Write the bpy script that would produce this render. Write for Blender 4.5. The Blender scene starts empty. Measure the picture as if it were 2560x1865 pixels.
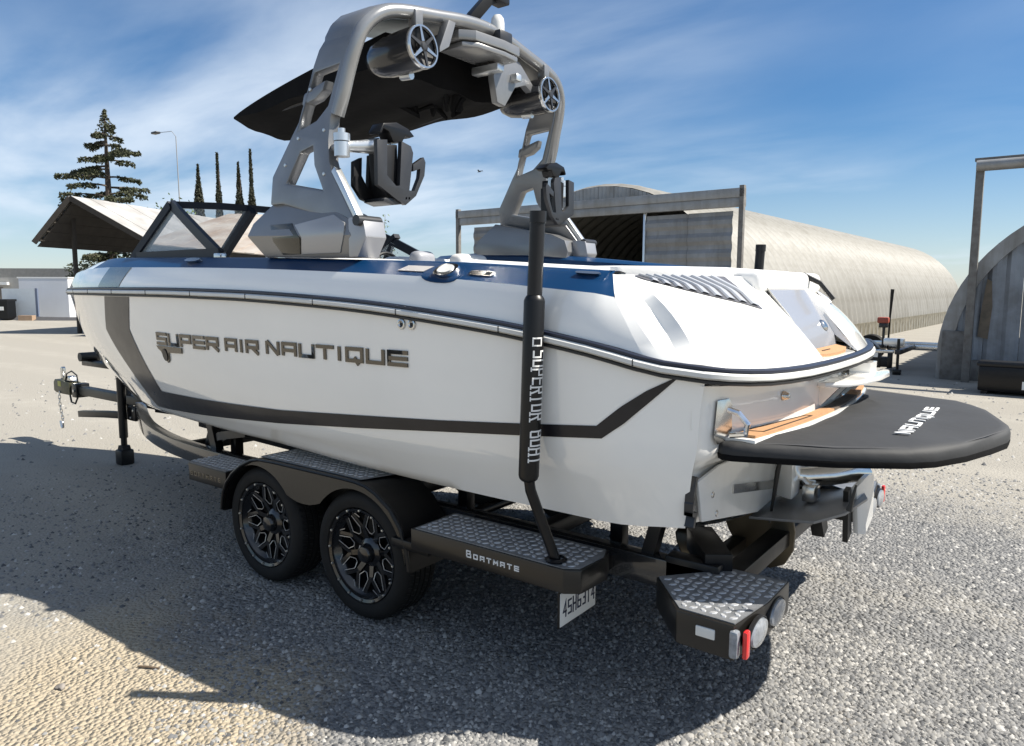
import bpy, bmesh, math, random
import numpy as np
from mathutils import Vector, Matrix
from mathutils.geometry import tessellate_polygon
R = math.radians
random.seed(7); rng = np.random.default_rng(11)
scene = bpy.context.scene
C = scene.collection

# ---------------------------------------------------------------- camera
cam_d = bpy.data.cameras.new('camera'); cam = bpy.data.objects.new('camera', cam_d); C.objects.link(cam)
cam_d.sensor_width = 36.0; cam_d.lens = 36.0*1841.03/2560.0
cam_d.clip_start = 0.05; cam_d.clip_end = 3000
_yaw, _pit, _roll = 0.6424, 0.1142, 0.0034
_f = Vector((-math.sin(_yaw)*math.cos(_pit), math.cos(_yaw)*math.cos(_pit), -math.sin(_pit)))
_r = Vector((math.cos(_yaw), math.sin(_yaw), 0)); _u = _r.cross(_f)
_r2 = _r*math.cos(_roll)+_u*math.sin(_roll); _u2 = -_r*math.sin(_roll)+_u*math.cos(_roll)
cam.matrix_world = Matrix(((_r2.x,_u2.x,-_f.x,3.0028),(_r2.y,_u2.y,-_f.y,-3.774),(_r2.z,_u2.z,-_f.z,1.8255),(0,0,0,1)))
scene.camera = cam

# ---------------------------------------------------------------- sun and sky
SUN_DIR = Vector((.725, .4425, 1.0)).normalized()          # towards the sun
_el = math.asin(SUN_DIR.z)
sun_d = bpy.data.lights.new('sun', 'SUN'); sun = bpy.data.objects.new('sun', sun_d); C.objects.link(sun)
sun_d.energy = 5.0; sun_d.angle = R(0.53); sun_d.color = (1.0, .94, .84)
sun.location = SUN_DIR*60
sun.rotation_euler = (-SUN_DIR).to_track_quat('-Z', 'Y').to_euler()
world = bpy.data.worlds.new('World'); scene.world = world; world.use_nodes = True
wn = world.node_tree.nodes; wl = world.node_tree.links
for n in list(wn): wn.remove(n)
_out = wn.new('ShaderNodeOutputWorld'); _bg = wn.new('ShaderNodeBackground'); wl.new(_bg.outputs[0], _out.inputs[0])
_sky = wn.new('ShaderNodeTexSky'); _sky.sky_type = 'NISHITA'; _sky.sun_disc = False
_sky.sun_elevation = _el; _sky.sun_rotation = math.atan2(SUN_DIR.x, SUN_DIR.y)
_sky.altitude = 0; _sky.air_density = 1.0; _sky.dust_density = 0.15; _sky.ozone_density = 6.0
_bg.inputs[1].default_value = 0.056
# thin high cloud over the whole dome
_tc = wn.new('ShaderNodeTexCoord'); _sx = wn.new('ShaderNodeSeparateXYZ'); wl.new(_tc.outputs['Generated'], _sx.inputs[0])
def _m(op, a, b=None, clamp=False):
    n = wn.new('ShaderNodeMath'); n.operation = op; n.use_clamp = clamp
    for i, v in enumerate((a, b)):
        if v is None: continue
        if isinstance(v, (int, float)): n.inputs[i].default_value = v
        else: wl.new(v, n.inputs[i])
    return n.outputs[0]
CLOUD_LOC = (8.0, -2.0, 0)
_den = _m('ADD', _m('MAXIMUM', _sx.outputs[2], 0.0), 0.16)
_cx = _m('DIVIDE', _sx.outputs[0], _den); _cy = _m('DIVIDE', _sx.outputs[1], _den)
_cv = wn.new('ShaderNodeCombineXYZ'); wl.new(_cx, _cv.inputs[0]); wl.new(_cy, _cv.inputs[1])
def _noise(scale, detail, rough, dist, sc=(1,1,1), rot=0.0, loc=(0,0,0)):
    mp = wn.new('ShaderNodeMapping'); wl.new(_cv.outputs[0], mp.inputs[0])
    mp.inputs['Scale'].default_value = sc; mp.inputs['Rotation'].default_value = (0,0,rot); mp.inputs['Location'].default_value = loc
    n = wn.new('ShaderNodeTexNoise'); wl.new(mp.outputs[0], n.inputs['Vector'])
    n.inputs['Scale'].default_value = scale; n.inputs['Detail'].default_value = detail
    n.inputs['Roughness'].default_value = rough; n.inputs['Distortion'].default_value = dist
    return n.outputs['Fac']
def _ramp(v, a, b):
    n = wn.new('ShaderNodeMapRange'); n.interpolation_type = 'SMOOTHSTEP'; wl.new(v, n.inputs[0])
    n.inputs[1].default_value = a; n.inputs[2].default_value = b; return n.outputs[0]
_big = _ramp(_noise(.30, 2, .5, .2, loc=CLOUD_LOC), .34, .64)
_wisp = _ramp(_noise(1.0, 7, .52, .3, sc=(1,1.8,1), rot=R(20)), .18, .80)
_fac = _m('MULTIPLY', _big, _wisp)
_fac = _m('MULTIPLY', _fac, .95, True)
# pale haze close to the horizon, all the way round
_hz = wn.new('ShaderNodeMapRange'); _hz.interpolation_type = 'SMOOTHSTEP'; wl.new(_sx.outputs[2], _hz.inputs[0]); _hz.inputs[1].default_value = .24; _hz.inputs[2].default_value = -.02; _hz.inputs[3].default_value = 0.0; _hz.inputs[4].default_value = .36
_fac = _m('MAXIMUM', _fac, _hz.outputs[0])
_mix = wn.new('ShaderNodeMix'); _mix.data_type = 'RGBA'
wl.new(_fac, _mix.inputs['Factor']); _hs = wn.new('ShaderNodeHueSaturation'); _hs.inputs['Saturation'].default_value = 1.22; wl.new(_sky.outputs[0], _hs.inputs['Color']); wl.new(_hs.outputs[0], _mix.inputs['A']); _mix.inputs['B'].default_value = (7.6, 8.6, 9.8, 1)
wl.new(_mix.outputs['Result'], _bg.inputs[0])
scene.view_settings.view_transform = 'Standard'; scene.view_settings.look = 'None'
scene.view_settings.gamma = 1.0; scene.view_settings.exposure = 0.93
scene.view_settings.use_curve_mapping = False
scene.cycles.max_bounces = 8; scene.cycles.glossy_bounces = 4; scene.cycles.transmission_bounces = 6
scene.cycles.caustics_reflective = False; scene.cycles.caustics_refractive = False

# ---------------------------------------------------------------- materials
MATS = {}
def mat(name, base, rough=.5, metal=0.0, spec=.5, coat=0.0, vary=0.0, vscale=6.0, rvary=0.0, bump=0.0, bscale=60.0, second=None, trans=0.0, alpha=1.0, detail=6):
    if name in MATS: return MATS[name]
    m = bpy.data.materials.new(name); m.use_nodes = True
    nt = m.node_tree; b = nt.nodes['Principled BSDF']; L = nt.links
    b.inputs['Base Color'].default_value = (*base, 1); b.inputs['Roughness'].default_value = rough
    b.inputs['Metallic'].default_value = metal; b.inputs['Specular IOR Level'].default_value = spec
    b.inputs['Coat Weight'].default_value = coat; b.inputs['Coat Roughness'].default_value = .035
    b.inputs['Transmission Weight'].default_value = trans; b.inputs['Alpha'].default_value = alpha
    tc = nt.nodes.new('ShaderNodeTexCoord')
    if vary or second:
        n = nt.nodes.new('ShaderNodeTexNoise'); n.inputs['Scale'].default_value = vscale; n.inputs['Detail'].default_value = detail
        n.inputs['Roughness'].default_value = .6
        L.new(tc.outputs['Object'], n.inputs['Vector'])
        mr = nt.nodes.new('ShaderNodeMapRange'); mr.inputs[1].default_value = .35; mr.inputs[2].default_value = .68
        L.new(n.outputs['Fac'], mr.inputs[0])
        mx = nt.nodes.new('ShaderNodeMix'); mx.data_type = 'RGBA'
        sec = second or tuple(max(0, c*(1-vary)) for c in base)
        mx.inputs['A'].default_value = (*base, 1); mx.inputs['B'].default_value = (*sec, 1)
        L.new(mr.outputs[0], mx.inputs['Factor']); L.new(mx.outputs['Result'], b.inputs['Base Color'])
        if rvary:
            r2 = nt.nodes.new('ShaderNodeMapRange'); r2.inputs[3].default_value = rough-rvary; r2.inputs[4].default_value = rough+rvary
            L.new(n.outputs['Fac'], r2.inputs[0]); L.new(r2.outputs[0], b.inputs['Roughness'])
    if bump:
        n2 = nt.nodes.new('ShaderNodeTexNoise'); n2.inputs['Scale'].default_value = bscale; n2.inputs['Detail'].default_value = 4
        L.new(tc.outputs['Object'], n2.inputs['Vector'])
        bp = nt.nodes.new('ShaderNodeBump'); bp.inputs['Strength'].default_value = bump; bp.inputs['Distance'].default_value = .01
        L.new(n2.outputs['Fac'], bp.inputs['Height']); L.new(bp.outputs[0], b.inputs['Normal'])
    MATS[name] = m; return m
def emis(name, col, strength, base=(.3,.0,.0)):
    m = mat(name, base, .25); b = m.node_tree.nodes['Principled BSDF']
    b.inputs['Emission Color'].default_value = (*col, 1); b.inputs['Emission Strength'].default_value = strength
    return m
M_GEL   = mat('gelcoat_white', (.84,.83,.80), .07, coat=.9, vary=.05, vscale=1.3, rvary=.03)
M_CHAR  = mat('gelcoat_charcoal', (.016,.015,.018), .30, spec=.3, coat=.08, vary=.3, vscale=9, rvary=.07)
M_NAVY  = mat('gelcoat_navy', (.0012,.030,.095), .34, spec=.3, coat=.05, vary=.15, vscale=3)
M_SLATE = mat('gelcoat_slate', (.10,.14,.165), .18, coat=.4, vary=.1)
M_TOWER = mat('tower_gunmetal', (.235,.24,.248), .30, .5, vary=.12, vscale=5, rvary=.06)
M_POD   = mat('pod_pewter', (.25,.25,.25), .24, .45, vary=.1, vscale=3, rvary=.05)
M_SMOKE = mat('smoked_panel', (.035,.03,.018), .06, coat=.5)
M_BLACK = mat('black_powder_coat', (.006,.006,.007), .34, spec=.3, coat=.06, vary=.3, vscale=14, rvary=.08)
M_BLKP  = mat('black_plastic', (.009,.009,.010), .42, spec=.35, vary=.2, vscale=20)
M_SATIN = mat('satin_dark_grey', (.026,.027,.030), .4, .15, vary=.2, vscale=12)
M_RUBB  = mat('tyre_rubber', (.011,.0105,.010), .75, spec=.3, vary=.35, vscale=11, bump=.12, bscale=90)
M_RIM   = mat('rim_black', (.008,.008,.009), .2, coat=.5)
M_MILL  = mat('milled_aluminium', (.70,.70,.70), .32, .7)
M_CHROME= mat('chrome', (.82,.83,.84), .07, 1.0)
M_STEEL = mat('stainless', (.62,.62,.61), .2, 1.0, vary=.1, vscale=30)
M_ALU   = mat('anodised_silver', (.66,.68,.69), .32, .85)
M_TREAD = mat('tread_plate', (.24,.25,.265), .45, .4, vary=.35, vscale=18, rvary=.1)
M_TREADP= mat('tread_lozenge', (.56,.57,.585), .34, .35, vary=.45, vscale=18)
M_FABR  = mat('black_canvas', (.005,.005,.0055), .9, spec=.15, vary=.4, vscale=7, bump=.35, bscale=14)
M_COVER = mat('grey_cover_fabric', (.024,.025,.027), .72, vary=.25, vscale=3, bump=.3, bscale=11)
M_TEAK  = mat('teak_foam', (.42,.235,.115), .75, second=(.36,.19,.09), vary=.1, vscale=60, bump=.2, bscale=250)
M_TEAKD = mat('brown_foam', (.085,.062,.048), .8, vary=.3, vscale=60)
M_LINE  = mat('dark_groove', (.03,.018,.01), .8)
M_VINYL = mat('white_vinyl', (.76,.755,.74), .42, vary=.06, vscale=6, bump=.08, bscale=120)
M_VGREY = mat('grey_vinyl', (.30,.31,.34), .4, vary=.1)
M_WALKG = mat('grey_gelcoat', (.27,.275,.295), .2, coat=.3)
M_WHITE = mat('white_paint', (.75,.75,.73), .45, vary=.08, vscale=3)
M_LETTER= mat('letter_chrome_dark', (.13,.12,.105), .16, .9)
M_WPRINT= mat('white_print', (.72,.72,.71), .6)
M_GREYT = mat('grey_transom_panel', (.60,.60,.59), .25, coat=.3, vary=.08, vscale=8)
M_RED   = mat('red_lens', (.62,.02,.02), .12, coat=.5)
M_CLEAR = mat('clear_lens', (.62,.62,.60), .12, coat=.6)
M_LENSG = mat('grey_lens', (.26,.28,.31), .10, coat=.8, vary=.4, vscale=40)
M_BOLT  = mat('zinc_bolt', (.6,.6,.58), .3, .9)
M_CARPET= mat('bunk_carpet', (.014,.014,.015), .95, bump=.4, bscale=300)
M_SEAL  = mat('black_rubber_seal', (.01,.01,.01), .5)
M_RAIL  = mat('rub_rail_vinyl', (.62,.62,.60), .35, vary=.08, vscale=10)
M_OLIVE = mat('coupler_zinc', (.09,.088,.055), .42, .5, vary=.5, vscale=30)
M_GLASS = mat('windshield_glass', (.62,.70,.72), .02, spec=.5, alpha=.22)
M_PROP  = mat('prop_nibral', (.10,.085,.06), .35, .8)

# ---------------------------------------------------------------- mesh helpers
def link(name, me, parent=None, m=None):
    o = bpy.data.objects.new(name, me); C.objects.link(o)
    if m is not None and me is not None and len(me.materials) == 0: me.materials.append(m)
    if parent is not None:
        o.parent = parent
        o.matrix_parent_inverse = Matrix.Translation(-parent_origin(parent))
    return o
def parent_origin(o):
    return Vector(o.get('_org', (0,0,0)))
def finish(me, smooth=True, ang=32):
    if smooth:
        me.polygons.foreach_set('use_smooth', [True]*len(me.polygons))
        me.set_sharp_from_angle(angle=R(ang))
    me.update()
def mesh(name, V, F, m=None, parent=None, smooth=True, ang=32, fix=False):
    me = bpy.data.meshes.new(name)
    me.from_pydata([tuple(map(float, v)) for v in V], [], [tuple(f) for f in F])
    if fix:
        bm = bmesh.new(); bm.from_mesh(me); bmesh.ops.remove_doubles(bm, verts=bm.verts, dist=1e-5)
        bmesh.ops.recalc_face_normals(bm, faces=bm.faces); bm.to_mesh(me); bm.free()
    finish(me, smooth, ang)
    return link(name, me, parent, m)
class MB:
    """collects shapes, builds one mesh"""
    def __init__(s): s.V=[]; s.F=[]
    def add(s, V, F):
        k=len(s.V); s.V += [tuple(v) for v in V]; s.F += [tuple(i+k for i in f) for f in F]; return s
    def box(s, a, b, ch=0.0, mtx=None):
        x0,y0,z0=a; x1,y1,z1=b
        if ch<=0:
            V=[(x,y,z) for z in (z0,z1) for y in (y0,y1) for x in (x0,x1)]
            F=[(0,2,3,1),(4,5,7,6),(0,1,5,4),(2,6,7,3),(0,4,6,2),(1,3,7,5)]
        else:
            bm=bmesh.new(); bmesh.ops.create_cube(bm,size=1)
            bmesh.ops.scale(bm,vec=(x1-x0,y1-y0,z1-z0),verts=bm.verts)
            bmesh.ops.translate(bm,vec=((x0+x1)/2,(y0+y1)/2,(z0+z1)/2),verts=bm.verts)
            bmesh.ops.bevel(bm,geom=list(bm.edges),offset=ch,segments=2,affect='EDGES',profile=.5)
            bm.verts.index_update(); V=[tuple(v.co) for v in bm.verts]; F=[tuple(v.index for v in f.verts) for f in bm.faces]; bm.free()
        if mtx is not None: V=[tuple(mtx@Vector(v)) for v in V]
        return s.add(V,F)
    def tube(s, path, r, n=10, cap=True, closed=False):
        P=[Vector(p) for p in path]; N=len(P); rr=r if isinstance(r,(list,tuple)) else [r]*N
        V=[];F=[]; up=None
        for i,pt in enumerate(P):
            if closed: d=(P[(i+1)%N]-P[i-1])
            else: d=(P[min(i+1,N-1)]-P[max(i-1,0)])
            d.normalize()
            if up is None:
                up=Vector((0,0,1)) if abs(d.z)<.9 else Vector((1,0,0))
            a=d.cross(up)
            if a.length<1e-6: a=d.orthogonal()
            a.normalize(); bb=a.cross(d); bb.normalize(); up=bb
            for k in range(n):
                t=2*math.pi*k/n; V.append(pt+a*math.cos(t)*rr[i]+bb*math.sin(t)*rr[i])
        M=N if closed else N-1
        for i in range(M):
            j=(i+1)%N
            for k in range(n):
                F.append((i*n+k,i*n+(k+1)%n,j*n+(k+1)%n,j*n+k))
        if cap and not closed:
            F.append(tuple(range(n))[::-1]); F.append(tuple((N-1)*n+k for k in range(n)))
        return s.add(V,F)
    def sweep(s, path, prof, upv=(0,0,1), cap=True, closed=False):
        """prof: closed polygon [(side,up)] swept along path"""
        P=[Vector(p) for p in path]; N=len(P); n=len(prof); V=[];F=[]; U=Vector(upv)
        for i,pt in enumerate(P):
            if closed: d=P[(i+1)%N]-P[i-1]
            else: d=P[min(i+1,N-1)]-P[max(i-1,0)]
            d.normalize(); a=d.cross(U); a.normalize(); bb=a.cross(d)
            for (sx,sy) in prof: V.append(pt+a*sx+bb*sy)
        M=N if closed else N-1
        for i in range(M):
            j=(i+1)%N
            for k in range(n): F.append((i*n+k,i*n+(k+1)%n,j*n+(k+1)%n,j*n+k))
        if cap and not closed: F.append(tuple(range(n))[::-1]); F.append(tuple((N-1)*n+k for k in range(n)))
        return s.add(V,F)
    def lathe(s, prof, n=32, mtx=None, close=False):
        """prof [(r,h)] around local Z"""
        V=[];F=[]; k=len(prof)
        for i in range(n):
            t=2*math.pi*i/n
            for (r,h) in prof: V.append((r*math.cos(t),r*math.sin(t),h))
        for i in range(n):
            j=(i+1)%n
            for a in range(k if close else k-1):
                b=(a+1)%k
                F.append((i*k+a,j*k+a,j*k+b,i*k+b))
        if mtx is not None: V=[tuple(mtx@Vector(v)) for v in V]
        return s.add(V,F)
    def prism(s, loops, f0, f1):
        """2D loops (outer, holes...) extruded: f0(u,v) and f1(u,v) give the two 3D skins"""
        tri=tessellate_polygon([[Vector((u,v,0)) for (u,v) in l] for l in loops])
        pts=[q for l in loops for q in l]; n=len(pts)
        V=[f0(u,v) for u,v in pts]+[f1(u,v) for u,v in pts]
        F=[tuple(t) for t in tri]+[tuple(i+n for i in reversed(t)) for t in tri]
        k=0
        for l in loops:
            m=len(l)
            for i in range(m):
                a=k+i; b=k+(i+1)%m; F.append((a,b,b+n,a+n))
            k+=m
        return s.add(V,F)
    def obj(s, name, m, parent=None, smooth=True, ang=32, fix=True, bevel=0.0):
        me=bpy.data.meshes.new(name); me.from_pydata([tuple(map(float,v)) for v in s.V],[],s.F)
        bm=bmesh.new(); bm.from_mesh(me)
        bmesh.ops.remove_doubles(bm,verts=bm.verts,dist=1e-5)
        if fix: bmesh.ops.recalc_face_normals(bm,faces=bm.faces)
        if bevel>0:
            ed=[e for e in bm.edges if len(e.link_faces)==2 and e.calc_face_angle(0)>R(35)]
            bmesh.ops.bevel(bm,geom=ed,offset=bevel,segments=2,affect='EDGES',profile=.6,clamp_overlap=True)
        bm.to_mesh(me); bm.free(); finish(me,smooth,ang)
        return link(name,me,parent,m)
def grid(rows, closed=False):
    n=len(rows[0]); V=[p for r in rows for p in r]; F=[]
    for i in range(len(rows)-1):
        for j in range(n if closed else n-1):
            F.append((i*n+j,i*n+(j+1)%n,(i+1)*n+(j+1)%n,(i+1)*n+j))
    return V,F
def tag(o, label=None, cat=None, group=None, kind=None):
    if label: o['label']=label
    if cat: o['category']=cat
    if group: o['group']=group
    if kind: o['kind']=kind
    return o
def thing(name, loc, label, cat, group=None):
    o=bpy.data.objects.new(name,None); C.objects.link(o); o.location=loc; o['_org']=tuple(loc)
    o.empty_display_size=.2
    return tag(o,label,cat,group)
def part_empty(name, parent, loc=(0,0,0)):
    o=bpy.data.objects.new(name,None); C.objects.link(o); o.parent=parent
    o.matrix_parent_inverse=Matrix.Translation(-parent_origin(parent)); o.location=loc; o['_org']=tuple(loc); o.empty_display_size=.1
    return o
def mirror_copy(o, parent, name=None):
    """copy of a part mirrored across the centre plane y=0 (own mesh, flipped faces)"""
    me=o.data.copy()
    bm=bmesh.new(); bm.from_mesh(me)
    for v in bm.verts: v.co.y=-v.co.y
    bmesh.ops.reverse_faces(bm,faces=bm.faces); bm.to_mesh(me); bm.free()
    me.set_sharp_from_angle(angle=R(32))
    return link(name or o.name.split('.')[0],me,parent)
def clean_props():
    for o in C.objects:
        if '_org' in o: del o['_org']
# stroke lettering: centre lines on a unit cell
GLY={
 'S':[[(1,.9),(.1,.9),(.1,.5),(.9,.5),(.9,.1),(0,.1)]],'U':[[(.1,1),(.1,.1),(.9,.1),(.9,1)]],
 'P':[[(.1,0),(.1,.9),(.9,.9),(.9,.42),(.1,.42)]],'E':[[(1,.9),(.1,.9),(.1,.1),(1,.1)],[(.1,.5),(1,.5)]],
 'R':[[(.1,0),(.1,.9),(.9,.9),(.9,.45),(.1,.45)],[(.5,.45),(.95,0)]],'A':[[(.1,0),(.1,.9),(.9,.9),(.9,0)],[(.1,.42),(.9,.42)]],
 'I':[[(.5,0),(.5,1)]],'N':[[(.12,0),(.12,1)],[(.15,.98),(.85,.02)],[(.88,0),(.88,1)]],'T':[[(0,.9),(1,.9)],[(.5,.9),(.5,0)]],
 'Q':[[(.1,.1),(.1,.9),(.9,.9),(.9,.1),(.1,.1)],[(.5,.32),(.72,-.16)]],'O':[[(.1,.1),(.1,.9),(.9,.9),(.9,.1),(.1,.1)]],
 'B':[[(.1,.08),(.1,.92),(.8,.92),(.8,.52),(.1,.52)],[(.8,.52),(.9,.5),(.9,.08),(.1,.08)]],'H':[[(.1,0),(.1,1)],[(.9,0),(.9,1)],[(.1,.5),(.9,.5)]],
 'M':[[(.08,0),(.08,1)],[(.08,.96),(.5,.3)],[(.5,.3),(.92,.96)],[(.92,1),(.92,0)]],'L':[[(.1,1),(.1,.1),(1,.1)]],
 '4':[[(.75,0),(.75,1),(.1,.35),(1,.35)]],'6':[[(.9,.9),(.1,.9),(.1,.1),(.9,.1),(.9,.5),(.1,.5)]],'3':[[(.1,.9),(.9,.9),(.9,.1),(.1,.1)],[(.3,.5),(.9,.5)]],
 '1':[[(.5,0),(.5,1),(.25,.8)]],
}
def stroke_quads(line, t):
    """thick polyline -> quads with mitred joints, in glyph units given as physical coords"""
    P=[Vector(q) for q in line]; closed=(P[0]-P[-1]).length<1e-6
    if closed: P=P[:-1]
    n=len(P); Lf=[];Rt=[]
    for i in range(n):
        a=P[i-1] if (i>0 or closed) else None; b=P[(i+1)%n] if (i<n-1 or closed) else None
        d1=(P[i]-a).normalized() if a is not None else (b-P[i]).normalized()
        d2=(b-P[i]).normalized() if b is not None else d1
        n1=Vector((-d1.y,d1.x)); n2=Vector((-d2.y,d2.x)); mm=(n1+n2)
        if mm.length<1e-4: mm=n1
        mm.normalize(); k=t/2/max(.4,mm.dot(n1))
        Lf.append(P[i]+mm*k); Rt.append(P[i]-mm*k)
    Q=[]
    for i in range(n if closed else n-1):
        j=(i+1)%n; Q.append((Lf[i],Lf[j],Rt[j],Rt[i]))
    return Q
def glyph_mesh(ch, w, h, t, f0, f1, off=(0,0), shear=0.0, serif=0.0):
    """letter solid; f0/f1 map (u,v) physical to inner and outer skin"""
    mb=MB()
    for line in GLY[ch]:
        ln=[(off[0]+u*w+shear*v*h, off[1]+v*h) for u,v in line]
        for q in stroke_quads(ln,t): mb.prism([[(a.x,a.y) for a in q]],f0,f1)
        if serif:
            for (u,v) in (ln[0],ln[-1]):
                if abs((v-off[1])%h)<1e-3 or abs(v-off[1]-h)<1e-3:
                    mb.prism([[(u-serif,v-t*.3),(u+serif,v-t*.3),(u+serif,v+t*.3),(u-serif,v+t*.3)]],f0,f1)
    return mb
def inside(pt, poly):
    x,y=pt; c=False; n=len(poly)
    for i in range(n):
        x1,y1=poly[i]; x2,y2=poly[(i+1)%n]
        if (y1>y)!=(y2>y) and x<(x2-x1)*(y-y1)/(y2-y1)+x1: c=not c
    return c
def tread_pattern(poly, z, pitch=.042, parent=None, name='tread_pattern'):
    """raised lozenges of chequer plate, alternately turned, clipped to the polygon"""
    mb=MB(); xs=[q[0] for q in poly]; ys=[q[1] for q in poly]
    i0=int(min(xs)/pitch)-1; i1=int(max(xs)/pitch)+1; j0=int(min(ys)/pitch)-1; j1=int(max(ys)/pitch)+1
    for i in range(i0,i1+1):
        for j in range(j0,j1+1):
            c=(i*pitch,j*pitch); a=R(45) if (i+j)%2 else R(-45)
            if not inside(c,poly): continue
            l=pitch*.50; w=pitch*.25; h=.003
            pts=[(-l,0),(-l*.45,-w),(l*.45,-w),(l,0),(l*.45,w),(-l*.45,w)]
            ca,sa=math.cos(a),math.sin(a)
            base=[(c[0]+u*ca-v*sa,c[1]+u*sa+v*ca) for u,v in pts]
            if not all(inside(b,poly) for b in base): continue
            topp=[(c[0]+(u*ca-v*sa)*.72,c[1]+(u*sa+v*ca)*.72) for u,v in pts]
            V=[(*b,z-.0005) for b in base]+[(*b,z+h) for b in topp]
            F=[(6,7,8,9,10,11)]+[(k,(k+1)%6,(k+1)%6+6,k+6) for k in range(6)]
            mb.add(V,F)
    o=mb.obj(name,M_TREADP,parent,smooth=False); o['kind']='stuff'; return o
# ---------------------------------------------------------------- hull lines (port half-breadths, metres)
# each level: stations x, half breadth w, height z
LV = {
 'rail':  ([-5.75,-5.72,-5.60,-5.3,-5.0,-4.5,-4.0,-3.5,-3.0,-2.5,-2.0,-1.0,0.0,1.0,1.5,1.8,1.95],
           [0.0,.10,.215,.365,.49,.69,.865,1.005,1.11,1.185,1.235,1.28,1.292,1.288,1.262,1.215,1.16],
           [1.775,1.775,1.776,1.778,1.78,1.785,1.788,1.79,1.792,1.792,1.792,1.782,1.747,1.665,1.59,1.525,1.508]),
 'upper': ([-5.70,-5.62,-5.3,-5.0,-4.5,-4.0,-3.5,-3.0,-2.5,-2.0,-1.0,0.0,1.0,1.6,1.93],
           [0.0,.09,.27,.405,.605,.785,.94,1.06,1.145,1.20,1.255,1.272,1.272,1.246,1.155],
           [1.45,1.45,1.45,1.45,1.45,1.45,1.45,1.45,1.45,1.45,1.45,1.44,1.41,1.385,1.37]),
 'mid':   ([-5.53,-5.40,-5.0,-4.5,-4.0,-3.5,-3.0,-2.5,-2.0,-1.0,0.0,1.0,1.6,1.92],
           [0.0,.09,.275,.47,.65,.82,.96,1.065,1.14,1.22,1.246,1.252,1.236,1.15],
           [1.15,1.15,1.15,1.15,1.155,1.16,1.165,1.17,1.18,1.19,1.20,1.215,1.225,1.23]),
 'knuc':  ([-5.25,-5.1,-4.8,-4.5,-4.0,-3.5,-3.0,-2.5,-2.0,-1.0,0.0,1.0,1.6,1.90],
           [0.0,.085,.21,.32,.505,.69,.85,.975,1.07,1.175,1.21,1.222,1.216,1.14],
           [.95,.95,.952,.955,.96,.965,.975,.985,.995,1.01,1.035,1.075,1.11,1.13]),
 'chine': ([-4.90,-4.75,-4.5,-4.0,-3.5,-3.0,-2.5,-2.0,-1.0,0.0,1.0,1.5,1.86],
           [0.0,.085,.21,.42,.61,.775,.90,.985,1.075,1.10,1.112,1.112,1.10],
           [.80,.805,.815,.835,.85,.862,.875,.885,.885,.855,.845,.845,.885]),
 'keel':  ([-4.90,-4.5,-4.0,-3.5,-3.0,-2.5,-2.0,-1.0,1.86],
           [0.0]*9,
           [.80,.735,.665,.62,.59,.57,.56,.575,.72]),
}
def _hermite(xs, ys, x):
    xs=np.asarray(xs,float); ys=np.asarray(ys,float); x=np.asarray(x,float)
    h=np.diff(xs); d=np.diff(ys)/h
    m=np.zeros(len(xs)); m[0]=d[0]; m[-1]=d[-1]
    for i in range(1,len(xs)-1):
        m[i]=0 if d[i-1]*d[i]<=0 else 2*d[i-1]*d[i]/(d[i-1]+d[i])
    k=np.clip(np.searchsorted(xs,x)-1,0,len(xs)-2)
    t=np.clip((x-xs[k])/h[k],0,1)
    return ((1+2*t)*(1-t)**2*ys[k]+t*(1-t)**2*h[k]*m[k]+t*t*(3-2*t)*ys[k+1]+t*t*(t-1)*h[k]*m[k+1])
def lv_w(n,x): return _hermite(LV[n][0],LV[n][1],x)
def lv_z(n,x): return _hermite(LV[n][0],LV[n][2],x)
def hull_w(x,z):
    """half breadth of the hull side at (x,z) between chine and rail"""
    zs=[];ws=[]
    for n in ('chine','knuc','mid','upper','rail'):
        if x>=LV[n][0][0]:
            zs.append(float(lv_z(n,x))); ws.append(float(lv_w(n,x)))
    if len(zs)<2: return ws[0] if ws else 0.0
    return float(_hermite(zs,ws,z))
TOPX=[-5.62,-5.5,-5.0,-4.5,-4.0,-3.5,-3.0,-2.5,-2.0,-1.0,0.0,0.6,1.27,1.5]
TOPW=[0.0,.09,.335,.54,.71,.855,.965,1.045,1.098,1.138,1.140,1.138,1.125,1.105]
TOPZ=[1.86,1.875,1.93,1.975,2.01,2.03,2.04,2.03,2.018,1.995,1.962,1.94,1.90,1.887]

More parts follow.
